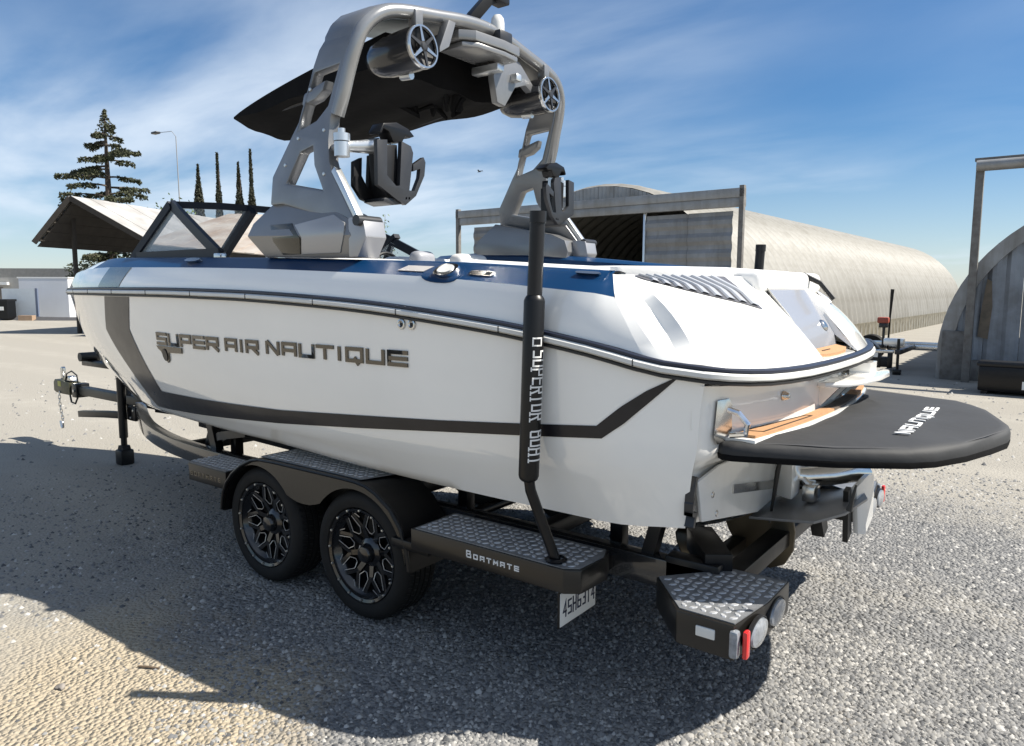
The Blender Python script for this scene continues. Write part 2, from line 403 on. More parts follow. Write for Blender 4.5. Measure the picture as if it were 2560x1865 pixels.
# ---------------------------------------------------------------- ground
def ground_material():
    m=bpy.data.materials.new('gravel_yard'); m.use_nodes=True; nt=m.node_tree; N=nt.nodes; L=nt.links; b=N['Principled BSDF']
    tc=N.new('ShaderNodeTexCoord')
    def noise(s,d=6,r=.6,dist=0):
        n=N.new('ShaderNodeTexNoise'); n.inputs['Scale'].default_value=s; n.inputs['Detail'].default_value=d; n.inputs['Roughness'].default_value=r; n.inputs['Distortion'].default_value=dist
        L.new(tc.outputs['Object'],n.inputs['Vector']); return n.outputs['Fac']
    def rng_(v,a,b_,c=0,d=1):
        n=N.new('ShaderNodeMapRange'); L.new(v,n.inputs[0]); n.inputs[1].default_value=a; n.inputs[2].default_value=b_; n.inputs[3].default_value=c; n.inputs[4].default_value=d; return n.outputs[0]
    def mix(f,a,b_):
        n=N.new('ShaderNodeMix'); n.data_type='RGBA'
        if isinstance(f,float): n.inputs['Factor'].default_value=f
        else: L.new(f,n.inputs['Factor'])
        for k,v in (('A',a),('B',b_)):
            if isinstance(v,tuple): n.inputs[k].default_value=(*v,1)
            else: L.new(v,n.inputs[k])
        return n.outputs['Result']
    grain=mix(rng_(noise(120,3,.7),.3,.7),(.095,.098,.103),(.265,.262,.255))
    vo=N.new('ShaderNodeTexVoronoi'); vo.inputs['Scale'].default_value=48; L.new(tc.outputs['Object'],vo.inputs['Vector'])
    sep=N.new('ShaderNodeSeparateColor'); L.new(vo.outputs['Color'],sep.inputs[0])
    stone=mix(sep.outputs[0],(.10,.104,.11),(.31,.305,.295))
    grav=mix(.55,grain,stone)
    sand=mix(rng_(noise(40,5,.7),.3,.7),(.42,.36,.27),(.32,.275,.205))
    # sandy patch: bottom-left of the yard plus worn wheel tracks
    sx=N.new('ShaderNodeSeparateXYZ'); L.new(tc.outputs['Object'],sx.inputs[0])
    vm=N.new('ShaderNodeVectorMath'); vm.operation='DISTANCE'; L.new(tc.outputs['Object'],vm.inputs[0]); vm.inputs[1].default_value=(-.45,-3.05,0)
    patch=rng_(vm.outputs['Value'],2.1,.9)
    add=N.new('ShaderNodeMath'); add.operation='ADD'; L.new(patch,add.inputs[0]); L.new(rng_(noise(1.1,5,.6,.4),.35,.7,-.35,.35),add.inputs[1])
    f1=rng_(add.outputs[0],.25,.75)
    c1=mix(f1,grav,sand)
    dust=mix(rng_(noise(60,4,.7),.3,.7),(.325,.305,.268),(.245,.232,.205))
    vm2=N.new('ShaderNodeVectorMath'); vm2.operation='DISTANCE'; L.new(tc.outputs['Object'],vm2.inputs[0]); vm2.inputs[1].default_value=(2.1,-.4,0)  # gravel zone round the trailer, coloured darker to deepen the shade there
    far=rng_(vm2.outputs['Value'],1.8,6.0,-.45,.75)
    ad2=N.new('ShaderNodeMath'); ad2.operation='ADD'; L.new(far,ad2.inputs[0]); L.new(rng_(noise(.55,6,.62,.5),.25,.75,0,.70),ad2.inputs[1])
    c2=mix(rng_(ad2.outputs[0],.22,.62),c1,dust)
    # worn pale wheel tracks running along the yard
    wv=N.new('ShaderNodeTexWave'); wv.wave_type='BANDS'; wv.bands_direction='Y'; wv.inputs['Scale'].default_value=.16; wv.inputs['Distortion'].default_value=2.2; wv.inputs['Detail'].default_value=3; wv.inputs['Detail Scale'].default_value=.6
    L.new(tc.outputs['Object'],wv.inputs['Vector'])
    tr_=N.new('ShaderNodeMath'); tr_.operation='MULTIPLY'; L.new(rng_(wv.outputs['Fac'],.62,.98,0,.55),tr_.inputs[0]); L.new(rng_(noise(2.5,5,.6),.35,.65),tr_.inputs[1])
    c3=mix(tr_.outputs[0],c2,(.345,.325,.285))
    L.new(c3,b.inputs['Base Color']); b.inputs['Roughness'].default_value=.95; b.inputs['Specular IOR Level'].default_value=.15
    bp=N.new('ShaderNodeBump'); bp.inputs['Strength'].default_value=.8; bp.inputs['Distance'].default_value=.02
    vs=N.new('ShaderNodeMath'); vs.operation='MULTIPLY'; L.new(vo.outputs['Distance'],vs.inputs[0]); gm=N.new('ShaderNodeMath'); gm.operation='MULTIPLY_ADD'; L.new(rng_(ad2.outputs[0],.22,.62),gm.inputs[0]); gm.inputs[1].default_value=1.3; gm.inputs[2].default_value=-1.7; L.new(gm.outputs[0],vs.inputs[1])
    h=N.new('ShaderNodeMath'); h.operation='ADD'; L.new(vs.outputs[0],h.inputs[0]); L.new(rng_(noise(150,6,.75),0,1,0,.28),h.inputs[1])
    L.new(h.outputs[0],bp.inputs['Height']); L.new(bp.outputs[0],b.inputs['Normal'])
    return m
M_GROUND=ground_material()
V=[];F=[]
xs=sorted(set([-1500,-600,-250,-120]+list(np.linspace(-70,40,56))+[80,200,600,1500])); ys=sorted(set([-1500,-500,-150,-60]+list(np.linspace(-30,60,46))+[100,250,600,1500]))
for y in ys:
    for x in xs: V.append((x,y,0.0))
nx=len(xs)
for j in range(len(ys)-1):
    for i in range(nx-1): F.append((j*nx+i,j*nx+i+1,(j+1)*nx+i+1,(j+1)*nx+i))
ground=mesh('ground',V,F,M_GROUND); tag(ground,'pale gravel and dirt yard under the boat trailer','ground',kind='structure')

# loose stones: real pebbles lying on the sheet, one object
def scatter_stones():
    cx,cy=3.0,-3.77; fx,fy=-math.sin(_yaw),math.cos(_yaw)
    P=[];S=[]
    def ring(n,d0,d1,s0,s1,keep):
        k=0
        while k<n:
            m=n
            d=np.sqrt(rng.uniform(d0*d0,d1*d1,m)); a=rng.uniform(-.70,.70,m)
            dx=fx*np.cos(a)-fy*np.sin(a)*-1*-1; 
            ca,sa=np.cos(a),np.sin(a)
            x=cx+d*(fx*ca-fy*sa); y=cy+d*(fy*ca+fx*sa)
            s=rng.uniform(0,1,m)**1.5*(s1-s0)+s0
            # fewer stones on the sandy patch at bottom-left
            dd=np.hypot(x+.45,y+3.05)+.25*np.sin(x*3.1+y*2.3); prob=np.clip((dd-.95)/1.3,.02,1)*np.clip(1.25-(np.hypot(x-2.1,y+.4)-2.0)/4.5,.22,1)
            ok=rng.uniform(0,1,m)<prob*keep
            P.append(np.stack([x[ok],y[ok]],1)); S.append(s[ok]); k+=m
    ring(60000,1.6,4.2,.003,.0145,1.0); ring(2200,1.6,5.5,.010,.022,1.0)
    ring(44000,4.2,8.5,.004,.017,1.0)
    ring(12000,8.5,17,.008,.028,1.0)
    P=np.concatenate(P); S=np.concatenate(S); n=len(P)
    base=np.array([(1,0,0),(.3,.95,0),(-.8,.6,0),(-.8,-.6,0),(.3,-.95,0),(.1,.05,1.0)],float)
    tri=np.array([(0,1,5),(1,2,5),(2,3,5),(3,4,5),(4,0,5)])
    rot=rng.uniform(0,2*np.pi,n); jit=rng.uniform(.7,1.3,(n,6,3)); flat=rng.uniform(.6,1.15,n)
    v=base[None]*jit; c,s_=np.cos(rot)[:,None],np.sin(rot)[:,None]
    X=(v[...,0]*c-v[...,1]*s_)*S[:,None]+P[:,0:1]; Y=(v[...,0]*s_+v[...,1]*c)*S[:,None]+P[:,1:2]; Z=v[...,2]*S[:,None]*flat[:,None]-.001
    co=np.stack([X,Y,Z],-1).reshape(-1,3); fi=(tri[None]+6*np.arange(n)[:,None,None]).reshape(-1,3)
    me=bpy.data.meshes.new('gravel'); me.vertices.add(len(co)); me.vertices.foreach_set('co',co.ravel().astype(np.float32))
    me.loops.add(fi.size); me.loops.foreach_set('vertex_index',fi.ravel().astype(np.int32))
    me.polygons.add(len(fi)); me.polygons.foreach_set('loop_start',np.arange(0,fi.size,3,dtype=np.int32)); me.polygons.foreach_set('loop_total',np.full(len(fi),3,dtype=np.int32))
    me.update(calc_edges=True); me.validate()
    m=bpy.data.materials.new('pebbles'); m.use_nodes=True; nt=m.node_tree; b=nt.nodes['Principled BSDF']
    g=nt.nodes.new('ShaderNodeNewGeometry'); cr=nt.nodes.new('ShaderNodeValToRGB')
    cr.color_ramp.elements[0].color=(.075,.078,.083,1); cr.color_ramp.elements[1].color=(.44,.43,.41,1)
    e=cr.color_ramp.elements.new(.4); e.color=(.19,.19,.19,1); e=cr.color_ramp.elements.new(.82); e.color=(.285,.278,.262,1)
    nt.links.new(g.outputs['Random Per Island'],cr.inputs[0]); nt.links.new(cr.outputs[0],b.inputs['Base Color']); b.inputs['Roughness'].default_value=.9; b.inputs['Specular IOR Level'].default_value=.2
    me.materials.append(m)
    o=bpy.data.objects.new('gravel',me); C.objects.link(o)
    tag(o,'loose grey gravel stones scattered over the yard','gravel',kind='stuff')
scatter_stones()
def rock(x,y,s,label):
    bm=bmesh.new(); bmesh.ops.create_icosphere(bm,subdivisions=2,radius=s)
    for v in bm.verts:
        k=1+.28*math.sin(v.co.x*60/s*.03+3*v.co.y/s)+random.uniform(-.12,.12); v.co*=k; v.co.z*=.6; v.co.x*=1.2
    bmesh.ops.translate(bm,vec=(x,y,s*.35),verts=bm.verts)
    me=bpy.data.meshes.new('rock'); bm.to_mesh(me); bm.free(); finish(me,True,40)
    o=link('rock',me,None,mat('rock_grey',(.26,.235,.21),.9,vary=.4,vscale=40,bump=.5,bscale=80)); tag(o,label,'rock'); return o
rock(-.555,-2.46,.021,'small rounded grey rock on the sandy ground at bottom left')
mb=MB(); mb.tube([(-.46,-2.155,.008),(-.41,-2.13,.010),(-.36,-2.10,.006)],[.004,.006,.003],6)
tag(mb.obj('twig',mat('twig_brown',(.12,.085,.055),.9)),'short dark twig lying on the sunlit sand left of the wheels','twig')

# ---------------------------------------------------------------- arched metal huts
M_GALV = mat('galvanised_arch', (.265,.26,.242), .65, .1, second=(.19,.182,.160), vary=.1, vscale=1.3, rvary=.08, bump=.15, bscale=9)
def weather(m, streak, amount=.75):
    nt=m.node_tree; N=nt.nodes; L=nt.links; b=N['Principled BSDF']; src=b.inputs['Base Color'].links[0].from_socket
    g=N.new('ShaderNodeNewGeometry'); mp=N.new('ShaderNodeMapping'); mp.inputs['Scale'].default_value=(2.6,2.6,.28); L.new(g.outputs['Position'],mp.inputs[0])
    n=N.new('ShaderNodeTexNoise'); n.inputs['Scale'].default_value=1.0; n.inputs['Detail'].default_value=8; n.inputs['Roughness'].default_value=.68; L.new(mp.outputs[0],n.inputs['Vector'])
    r=N.new('ShaderNodeMapRange'); r.inputs[1].default_value=.46; r.inputs[2].default_value=.72; r.inputs[4].default_value=amount; L.new(n.outputs['Fac'],r.inputs[0])
    x=N.new('ShaderNodeMix'); x.data_type='RGBA'; L.new(r.outputs[0],x.inputs['Factor']); L.new(src,x.inputs['A']); x.inputs['B'].default_value=(*streak,1); L.new(x.outputs['Result'],b.inputs['Base Color'])
weather(M_GALV,(.13,.12,.098),.6)
M_GALVD= mat('galvanised_end', (.26,.27,.28), .5, .35, second=(.19,.19,.19), vary=.1, vscale=1.6, rvary=.08)
M_GALVB= mat('galvanised_grey', (.30,.31,.32), .5, .4, second=(.22,.215,.205), vary=.1, vscale=2.2)
weather(M_GALVD,(.10,.09,.075),.6); weather(M_GALVB,(.12,.105,.085),.55)
M_POST = mat('weathered_post', (.17,.165,.155), .75, second=(.11,.10,.09), vary=.1, vscale=8)
M_RUST = mat('rust_streak', (.165,.13,.095), .85, second=(.10,.085,.065), vary=.1, vscale=6)
M_SKIRT= mat('moss_stained_skirt', (.16,.145,.11), .85, second=(.06,.055,.035), vary=.1, vscale=3.5)
def arch_panel_mesh(r, z0, w, nseg=26, a0=0.0, a1=math.pi):
    prof=[(q*w,.10*(.5-.5*math.cos(2*math.pi*q))**1.6) for q in (0,.15,.3,.42,.5,.58,.7,.85,1.0)]
    rows=[]
    for (l,h) in prof:
        row=[]
        for i in range(nseg+1):
            a=a0+(a1-a0)*i/nseg; rr=r+h
            z=z0+rr*math.sin(a); row.append((rr*math.cos(a),l,z))
        # straight feet to the ground
        row=[(row[0][0],l,0.0)]+row+[(row[-1][0],l,0.0)]
        rows.append(row)
    V,F=grid(rows); me=bpy.data.meshes.new('shell_panel'); me.from_pydata(V,[],F); finish(me,True,40); return me
def hut_shell(root, org, ang, r, z0, length, w=.62, m=M_GALV):
    me=arch_panel_mesh(r,z0,w); me.materials.append(m); n=int(length/w)
    for i in range(n):
        o=bpy.data.objects.new('shell_panel',me); C.objects.link(o); o.parent=root
        o.location=(0,i*w,0)
    return n
def corr_sheet(name, x0, x1, z0, z1, y, parent, m, vertical=True, pitch=.16, depth=.025, topf=None):
    """corrugated sheet in an x-z plane"""
    mb=MB()
    if vertical:
        n=max(2,int(round((x1-x0)/pitch)))*4; rows=[]
        for i in range(n+1):
            x=x0+(x1-x0)*i/n; d=depth*(0,1,1,0)[i%4]
            zt=z1 if topf is None else topf(x)
            rows.append([(x,y-d,z0),(x,y-d,max(z0+.01,zt))])
    else:
        n=max(2,int(round((z1-z0)/pitch)))*4; rows=[]
        for i in range(n+1):
            z=z0+(z1-z0)*i/n; d=depth*(0,1,1,0)[i%4]
            rows.append([(x0,y-d,z),(x1,y-d,z)])
    V,F=grid(rows); mb.add(V,F)
    o=mb.obj(name,m,parent,smooth=False,fix=False)
    return o

# hut with open doorway
h1=thing('arched_hut',(-7.6,14.4,0),'long ribbed metal arched hut with open dark doorway and sliding doors','hut'); h1.rotation_euler.z=R(-1.5)
hut_shell(h1,(-7.6,14.4,0),0,4.4,.25,37)
h1['_org']=(-7.6,14.4,0)
mb=MB(); mb.box((-11.9,14.5,.01),(-3.3,51,.03)); mb.obj('shade_floor',mat('dark_floor',(.05,.045,.04),.95),h1)  # near-black floor slab added to darken the hut interior
def h1top(x): 
    d=x+7.6; return .25+math.sqrt(max(0,4.38**2-d*d))
# end wall above the door beam
for k in range(12):
    xa=-7.6-3.0+k*.5; xb=xa+.5
    corr_sheet('wall_sheet',xa+.004,xb-.004,4.02,4.6,14.36,h1,M_GALVB,True,.125,.02,h1top)
# solid end walls each side of the doorway
for (xa,xb) in ((-11.9,-11.4),(-11.4,-10.9),(-10.9,-10.4),(-4.9,-4.4),(-4.4,-3.9),(-3.9,-3.5)):
    corr_sheet('wall_sheet',xa+.004,xb-.004,0,4.0,14.38,h1,M_GALVB,True,.125,.02,lambda x:min(4.0,h1top(x)))
for xa in (-12.0,-11.0):                       # left sliding door, ribs run level
    corr_sheet('sliding_door',xa+.003,xa+.997,.1,3.72,14.16,h1,M_GALVD,False,.40,.04)
for xa in (-5.98,-4.8):
    corr_sheet('sliding_door',xa+.003,xa+1.177,.1,3.72,14.16,h1,M_GALVD,False,.40,.04)
mb=MB(); mb.box((-12.62,14.0,3.80),(-3.3,14.14,4.02),.01); mb.box((-12.62,13.97,4.02),(-3.3,14.12,4.24),.01); mb.obj('door_beam',M_GALVB,h1)
for x in (-12.55,-3.36):
    mb=MB(); mb.box((x-.06,13.97,0),(x+.06,14.10,4.3),.01); mb.obj('post',M_POST,h1)
mb=MB(); mb.box((-6.04,14.10,.05),(-5.98,14.2,3.85),.005); mb.obj('door_edge',M_ALU,h1)
# far end closed so the inside stays dark
mb=MB(); pts=[(-7.6+4.38*math.cos(a),.25+4.38*math.sin(a)) for a in np.linspace(0,math.pi,25)]
mb.prism([[(-3.22,0)]+pts+[(-11.98,0)]],lambda u,v:(u,51.0,v),lambda u,v:(u,51.06,v)); mb.obj('back_wall',M_GALVD,h1)
mb=MB(); mb.box((-3.42,14.6,0),(-3.12,51,.62)); mb.obj('skirt',M_SKIRT,h1)

# hut at the right edge
h2=thing('arched_hut',(4.1,13.8,0),'shaded grey arched hut at right edge with tall post in front','hut')
HX,HZ,HR=4.1,.5,3.1
me=arch_panel_mesh(HR,HZ,.62); me.materials.append(M_GALV)
for i in range(30):
    o=bpy.data.objects.new('shell_panel',me); C.objects.link(o); o.parent=h2; o.location=(0,i*.62,0)
def h2top(x):
    d=x-HX; return HZ+math.sqrt(max(0,(HR-.1)**2-d*d))
M_GBLUE=mat('blue_grey_sheet',(.24,.265,.30),.5,.35,second=(.15,.16,.175),vary=.1,vscale=2.2)
for k in range(10):
    xa=1.12+k*.6
    corr_sheet('wall_sheet',xa+.003,xa+.597,.42,3.7,13.78,h2,M_GBLUE,True,.30,.045,h2top)
row=[]
for i in range(41):
    a=math.pi*i/40; row.append([(HX+rr*math.cos(a),yy,HZ+rr*math.sin(a)) for rr,yy in ((HR+.06,13.82),(HR+.06,13.62),(HR-.20,13.62),(HR-.20,13.70))])
row=[[(q[0],q[1],0.0) for q in row[0]]]+row+[[(q[0],q[1],0.0) for q in row[-1]]]
V,F=grid(row); mesh('arch_trim',V,F,M_GALVB,h2,True,40)
mb=MB(); mb.box((1.02,13.58,0),(1.42,13.70,1.0),.01); mb.obj('corner_skirt',M_POST,h2)
mb=MB(); mb.box((1.43,13.66,0),(7.1,13.74,.42),.01); mb.obj('base_board',M_POST,h2)
for x in (1.50,6.8):
    mb=MB(); mb.box((x-.07,13.28,0),(x+.07,13.42,4.33),.01); mb.obj('post',M_POST,h2)
mb=MB(); mb.tube([(1.44,13.25,4.2),(7.0,13.25,4.2)],.105,14); mb.obj('door_beam',M_GALVB,h2)
mb=MB(); mb.box((1.40,13.3,4.30),(7.0,13.44,4.36),.005); mb.obj('beam_cap',M_POST,h2)
mb=MB(); mb.prism([[(1.62,.9),(1.80,.85),(1.84,1.5),(1.80,2.0),(1.72,2.05),(1.66,1.5)]],lambda u,v:(u,13.722,v),lambda u,v:(u,13.727,v)); mb.obj('rust_streak',M_RUST,h2)

# black trough standing in front of the right hut
tb=thing('storage_box',(2.6,12.0,0),'long low black storage box standing in front of the right hut','storage box')
mb=MB(); mb.box((1.85,11.55,.06),(3.9,12.15,.50),.02); mb.obj('body',M_BLACK,tb)
mb=MB(); mb.box((1.82,11.52,.50),(3.93,12.18,.56),.012); mb.obj('lid',M_BLKP,tb)
mb=MB(); mb.box((2.5,11.535,.12),(2.78,11.548,.26)); mb.obj('label_plate',M_WHITE,tb)
for x in (1.95,2.6,3.3,3.8):
    mb=MB(); mb.box((x-.05,11.6,0),(x+.05,12.1,.06)); mb.obj('foot',M_BLKP,tb)

# ---------------------------------------------------------------- empty boat trailer parked by the hut
et=thing('boat_trailer',(-.2,15.3,0),'empty boat trailer with upright guide parked beside the ribbed hut','trailer')
def wheel_simple(parent,x,y,r,w):
    w_=part_empty('wheel',parent,(x,y,r))
    mt=Matrix.Translation((x,y,r))@Matrix.Rotation(R(90),4,'X')
    mb=MB(); mb.lathe([(r*.6,-w/2),(r*.93,-w/2),(r,-w/3),(r,w/3),(r*.93,w/2),(r*.6,w/2)],28,mt); mb.obj('tyre',M_RUBB,w_)
    mb=MB(); mb.lathe([(0,-w*.25),(r*.25,-w*.3),(r*.5,-w*.15),(r*.62,-w*.48)],20,mt); mb.obj('rim',M_SATIN,w_)
wheel_simple(et,-.74,15.02,.31,.2)
wheel_simple(et,-.98,17.2,.34,.22)
for y in (15.75,16.9):
    mb=MB(); mb.box((-1.9,y-.05,.42),(2.2,y+.05,.54),.008); mb.obj('frame_rail',M_STEEL,et)
for x in (-1.5,-.3,1.2):
    mb=MB(); mb.box((x-.04,15.7,.36),(x+.04,16.95,.44),.006); mb.obj('cross_member',M_SATIN,et)
mb=MB(); mb.sweep([(-.74+.37*math.cos(a),15.02,.31+.37*math.sin(a)) for a in np.linspace(R(8),R(172),14)],[(-.13,-.012),(.13,-.012),(.13,.012),(-.13,.012)],upv=(0,1,0)) if False else mb.add(*grid([[(-.74+r_*math.cos(a),y_,.31+r_*math.sin(a)) for (r_,y_) in ((.36,14.88),(.38,14.88),(.38,15.16),(.36,15.16))] for a in np.linspace(R(5),R(175),16)],closed=True)); mb.obj('fender',M_SATIN,et)
mb=MB(); mb.box((-.98,14.62,.40),(-.02,14.70,.47),.008); mb.obj('bumper',M_STEEL,et)
for x in (-.92,-.62,-.34,-.1):
    mb=MB(); mb.box((x-.05,14.64,.06),(x+.05,14.72,.40),.008); mb.obj('stand_leg',M_BLACK,et)
mb=MB(); mb.box((-.62,14.66,.08),(-.12,14.95,.30),.02); mb.obj('battery_box',M_BLKP,et)
mb=MB(); mb.box((-.30,14.9,.56),(.12,15.1,.72),.02); mb.obj('tool_box',M_ALU,et)
mb=MB(); mb.tube([(-.25,15.2,.45),(-.24,15.19,1.2),(-.22,15.18,1.84)],[.022,.022,.04],8); mb.obj('guide_pole',M_BLACK,et)
mb=MB(); mb.tube([(-.32,15.0,.5),(-.32,15.0,1.0)],.03,8); mb.box((-.42,14.94,.96),(-.24,15.06,1.06),.01); mb.obj('winch_post',M_SATIN,et)
mb=MB(); mb.box((-.46,14.92,1.06),(-.22,15.08,1.2),.03); mb.obj('winch',mat('faded_red',(.36,.08,.05),.6,vary=.3),et)
mb=MB(); mb.tube([(.18,13.9,.12),(.18,13.9,.78)],.03,8); mb.box((.1,13.82,0),(.26,13.98,.12),.02); mb.obj('jack',M_BLACK,et)
mb=MB(); mb.box((.12,13.86,.44),(.24,15.75,.54),.006); mb.obj('tongue',M_SATIN,et)
for (x,y) in ((-.80,14.60),(-.45,14.60)):
    mb=MB(); mb.box((x,y,.30),(x+.11,y+.02,.40)); mb.obj('reflector',M_WHITE,et)

# ---------------------------------------------------------------- open-sided shed on the left
M_ROOF=mat('sunbleached_roof',(.52,.51,.49),.5,.3,second=(.33,.31,.28),vary=.1,vscale=.9)
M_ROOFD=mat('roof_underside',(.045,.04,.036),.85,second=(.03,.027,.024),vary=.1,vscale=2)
M_WOODD=mat('dark_timber',(.04,.034,.028),.85,vary=.3,vscale=9)
sd=thing('open_shed',(-27.5,9.5,0),'open-sided shed with pale metal gable roof and dark underside','shed')
EL=Vector((-28.57,8.05,3.55)); AP=Vector((-27.62,9.01,5.25)); ER=Vector((-25.17,10.61,3.62)); RD=Vector((-.42,.91,0)).normalized()
def roof_sheet(name,a,b,c,d,t,m,parent):
    a,b,c,d=map(Vector,(a,b,c,d)); n=(b-a).cross(d-a).normalized()
    if n.z<0: n=-n
    mb=MB(); V=[a,b,c,d,a+n*t,b+n*t,c+n*t,d+n*t]
    mb.add(V,[(0,1,2,3),(4,7,6,5),(0,4,5,1),(1,5,6,2),(2,6,7,3),(3,7,4,0)]); return mb.obj(name,m,parent,smooth=False)
for i in range(16):
    o0=RD*(i*1.0); o1=RD*(i*1.0+1.0)
    roof_sheet('roof_sheet',AP+o0,ER+o0,ER+o1,AP+o1,.035+.012*(i%2),M_ROOF,sd)
    roof_sheet('roof_sheet',EL+o0,AP+o0,AP+o1,EL+o1,.035+.012*(i%2),M_ROOF,sd)
dn=Vector((0,0,-.05))
for k in range(5):                              # purlins seen under the gable
    t=(k+.5)/5
    for (a,b) in ((EL,AP),(AP,ER)):
        q=a.lerp(b,t)+dn*1.6
        mb=MB(); mb.sweep([q+RD*.05,q+RD*15.9],[(-.05,-.07),(.05,-.07),(.05,.06),(-.05,.06)]); mb.obj('purlin',M_WOODD,sd)
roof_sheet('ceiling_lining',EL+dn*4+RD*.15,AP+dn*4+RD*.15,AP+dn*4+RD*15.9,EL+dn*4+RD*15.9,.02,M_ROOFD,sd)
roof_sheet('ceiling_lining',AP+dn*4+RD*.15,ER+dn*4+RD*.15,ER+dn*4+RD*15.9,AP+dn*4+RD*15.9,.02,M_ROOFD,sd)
for (a,b) in ((EL,AP),(AP,ER)):
    mb=MB(); mb.sweep([a+Vector((0,0,-.06)),b+Vector((0,0,-.06))],[(-.03,-.09),(.03,-.09),(.03,.1),(-.03,.1)]); mb.obj('barge_board',M_WOODD,sd)
for k in range(4):
    o=RD*(.8+k*4.6)
    for q in (EL.lerp(AP,.62),):
        mb=MB(); P=q+o; mb.box((P.x-.07,P.y-.07,0),(P.x+.07,P.y+.07,P.z),.01); mb.obj('post',M_WOODD,sd)
    P=ER+o+Vector((-.5,-.3,0)); mb=MB(); mb.box((P.x-.07,P.y-.07,0),(P.x+.07,P.y+.07,P.z),.01); mb.obj('post',M_WOODD,sd)
# longer roof behind the windshield
ls=thing('lean_to_shed',(-18.5,12.5,0),'long low shed with stained pale roof seen through the windshield','shed')
A0=Vector((-26.5,15.0,5.0)); B0=Vector((-16.8,20.2,4.55)); C0=Vector((-15.3,13.1,2.55)); D0=Vector((-24.2,9.9,3.4))
B0=A0.lerp(B0,.50); C0=D0.lerp(C0,.60)
M_ROOF2=mat('stained_roof',(.52,.49,.44),.55,.2,second=(.33,.25,.19),vary=.1,vscale=.7)
for i in range(14):
    t0,t1=i/14,(i+1)/14
    roof_sheet('roof_sheet',A0.lerp(B0,t0),A0.lerp(B0,t1),D0.lerp(C0,t1),D0.lerp(C0,t0),.03+.014*(i%2),M_ROOF2,ls)
for q in (A0,B0,C0,D0,A0.lerp(B0,.5),D0.lerp(C0,.5)):
    mb=MB(); mb.box((q.x-.07,q.y-.07,0),(q.x+.07,q.y+.07,q.z),.01); mb.obj('post',M_WOODD,ls)
for t in (.02,.98):
    a=A0.lerp(D0,t)+Vector((0,0,-.1)); b=B0.lerp(C0,t)+Vector((0,0,-.1)); mb=MB(); mb.sweep([a,b],[(-.05,-.1),(.05,-.1),(.05,.06),(-.05,.06)]); mb.obj('eave_beam',M_WOODD,ls)

# ---------------------------------------------------------------- pale buildings at the far left
wb=thing('white_building',(-44.6,15.4,0),'small flat white building with one sunlit end at far left','building')
u=Vector((.80,.60,0)); nrm=Vector((-.60,.80,0))
def obox(p0,du,dn,h,z0,name,m,parent,ch=.0):
    mtx=Matrix(((u.x,nrm.x,0,p0[0]),(u.y,nrm.y,0,p0[1]),(0,0,1,0),(0,0,0,1)))
    mb=MB(); mb.box((0,0,z0),(du,dn,z0+h),ch,mtx); return mb.obj(name,m,parent,smooth=False)
M_WALLW=mat('white_render',(.62,.64,.68),.7,vary=.08,vscale=.6)
obox((-45.8,13.55),2.85,3.2,2.32,0,'wall',M_WALLW,wb)
obox((-45.86,13.49),2.97,3.3,.08,2.322,'roof',M_WHITE,wb)
fb=thing('fence_panel',(-43.6,13.0,0),'pale sheet fence panel with dark end post before the white building','fence')
obox((-44.6,12.25),1.85,.05,1.65,.08,'panel',mat('pale_sheet',(.55,.60,.64),.6,vary=.06),fb)
obox((-44.6+1.86*u.x,12.25+1.86*u.y),.12,.1,1.75,0,'post',mat('blue_grey_post',(.12,.15,.22),.6),fb)
gb=thing('grey_building',(-54,18,0),'long low grey building with sloping roof behind the white one','building')
obox((-58.0,13.2),12.5,6,2.45,0,'wall',mat('grey_render',(.36,.35,.33),.8,vary=.1),gb)
obox((-58.4,12.9),13.2,6.6,.62,2.45,'roof',mat('grey_roof',(.26,.255,.24),.8,vary=.15),gb)
obox((-55.3,15.12),.9,.06,1.7,.1,'door',mat('taupe_door',(.17,.145,.125),.7),gb)
obox((-55.9,14.4),2.3,.25,.2,1.95,'awning',M_WHITE,gb)
bn=thing('wheeled_bin',(-43.2,11.9,0),'black wheeled bin with white label at left edge','bin')
obox((-43.75,11.55),.72,.7,.95,.08,'body',M_BLACK,bn); obox((-43.79,11.5),.8,.8,.12,1.03,'lid',M_BLKP,bn); obox((-43.6,11.535+.05),.42,.01,.2,.55,'label_plate',M_WHITE,bn)
cb=thing('timber_block',(-42.2,12.3,0),'short tan timber block lying before the white building','timber')
obox((-42.55,12.25),.75,.35,.28,0,'block',mat('tan_timber',(.36,.25,.17),.8,vary=.2,vscale=8),cb)
# shadow of the buildings put into a low dark-coloured bank in front of them
bk=mesh('shadow_strip',*grid([[( -52+i*1.0, 6.8+i*.62+.25*math.sin(i*1.7), 0.0),( -52.3+i*1.0, 7.2+i*.62, .20+.03*math.sin(i)),( -52.6+i*1.0,7.6+i*.62,.0)] for i in range(24)]),mat('dark_shadow_strip',(.055,.055,.06),.9,vary=.2))
tag(bk,'low dark strip painted as building shadow at the far edge of the yard','painted shadow',kind='structure')

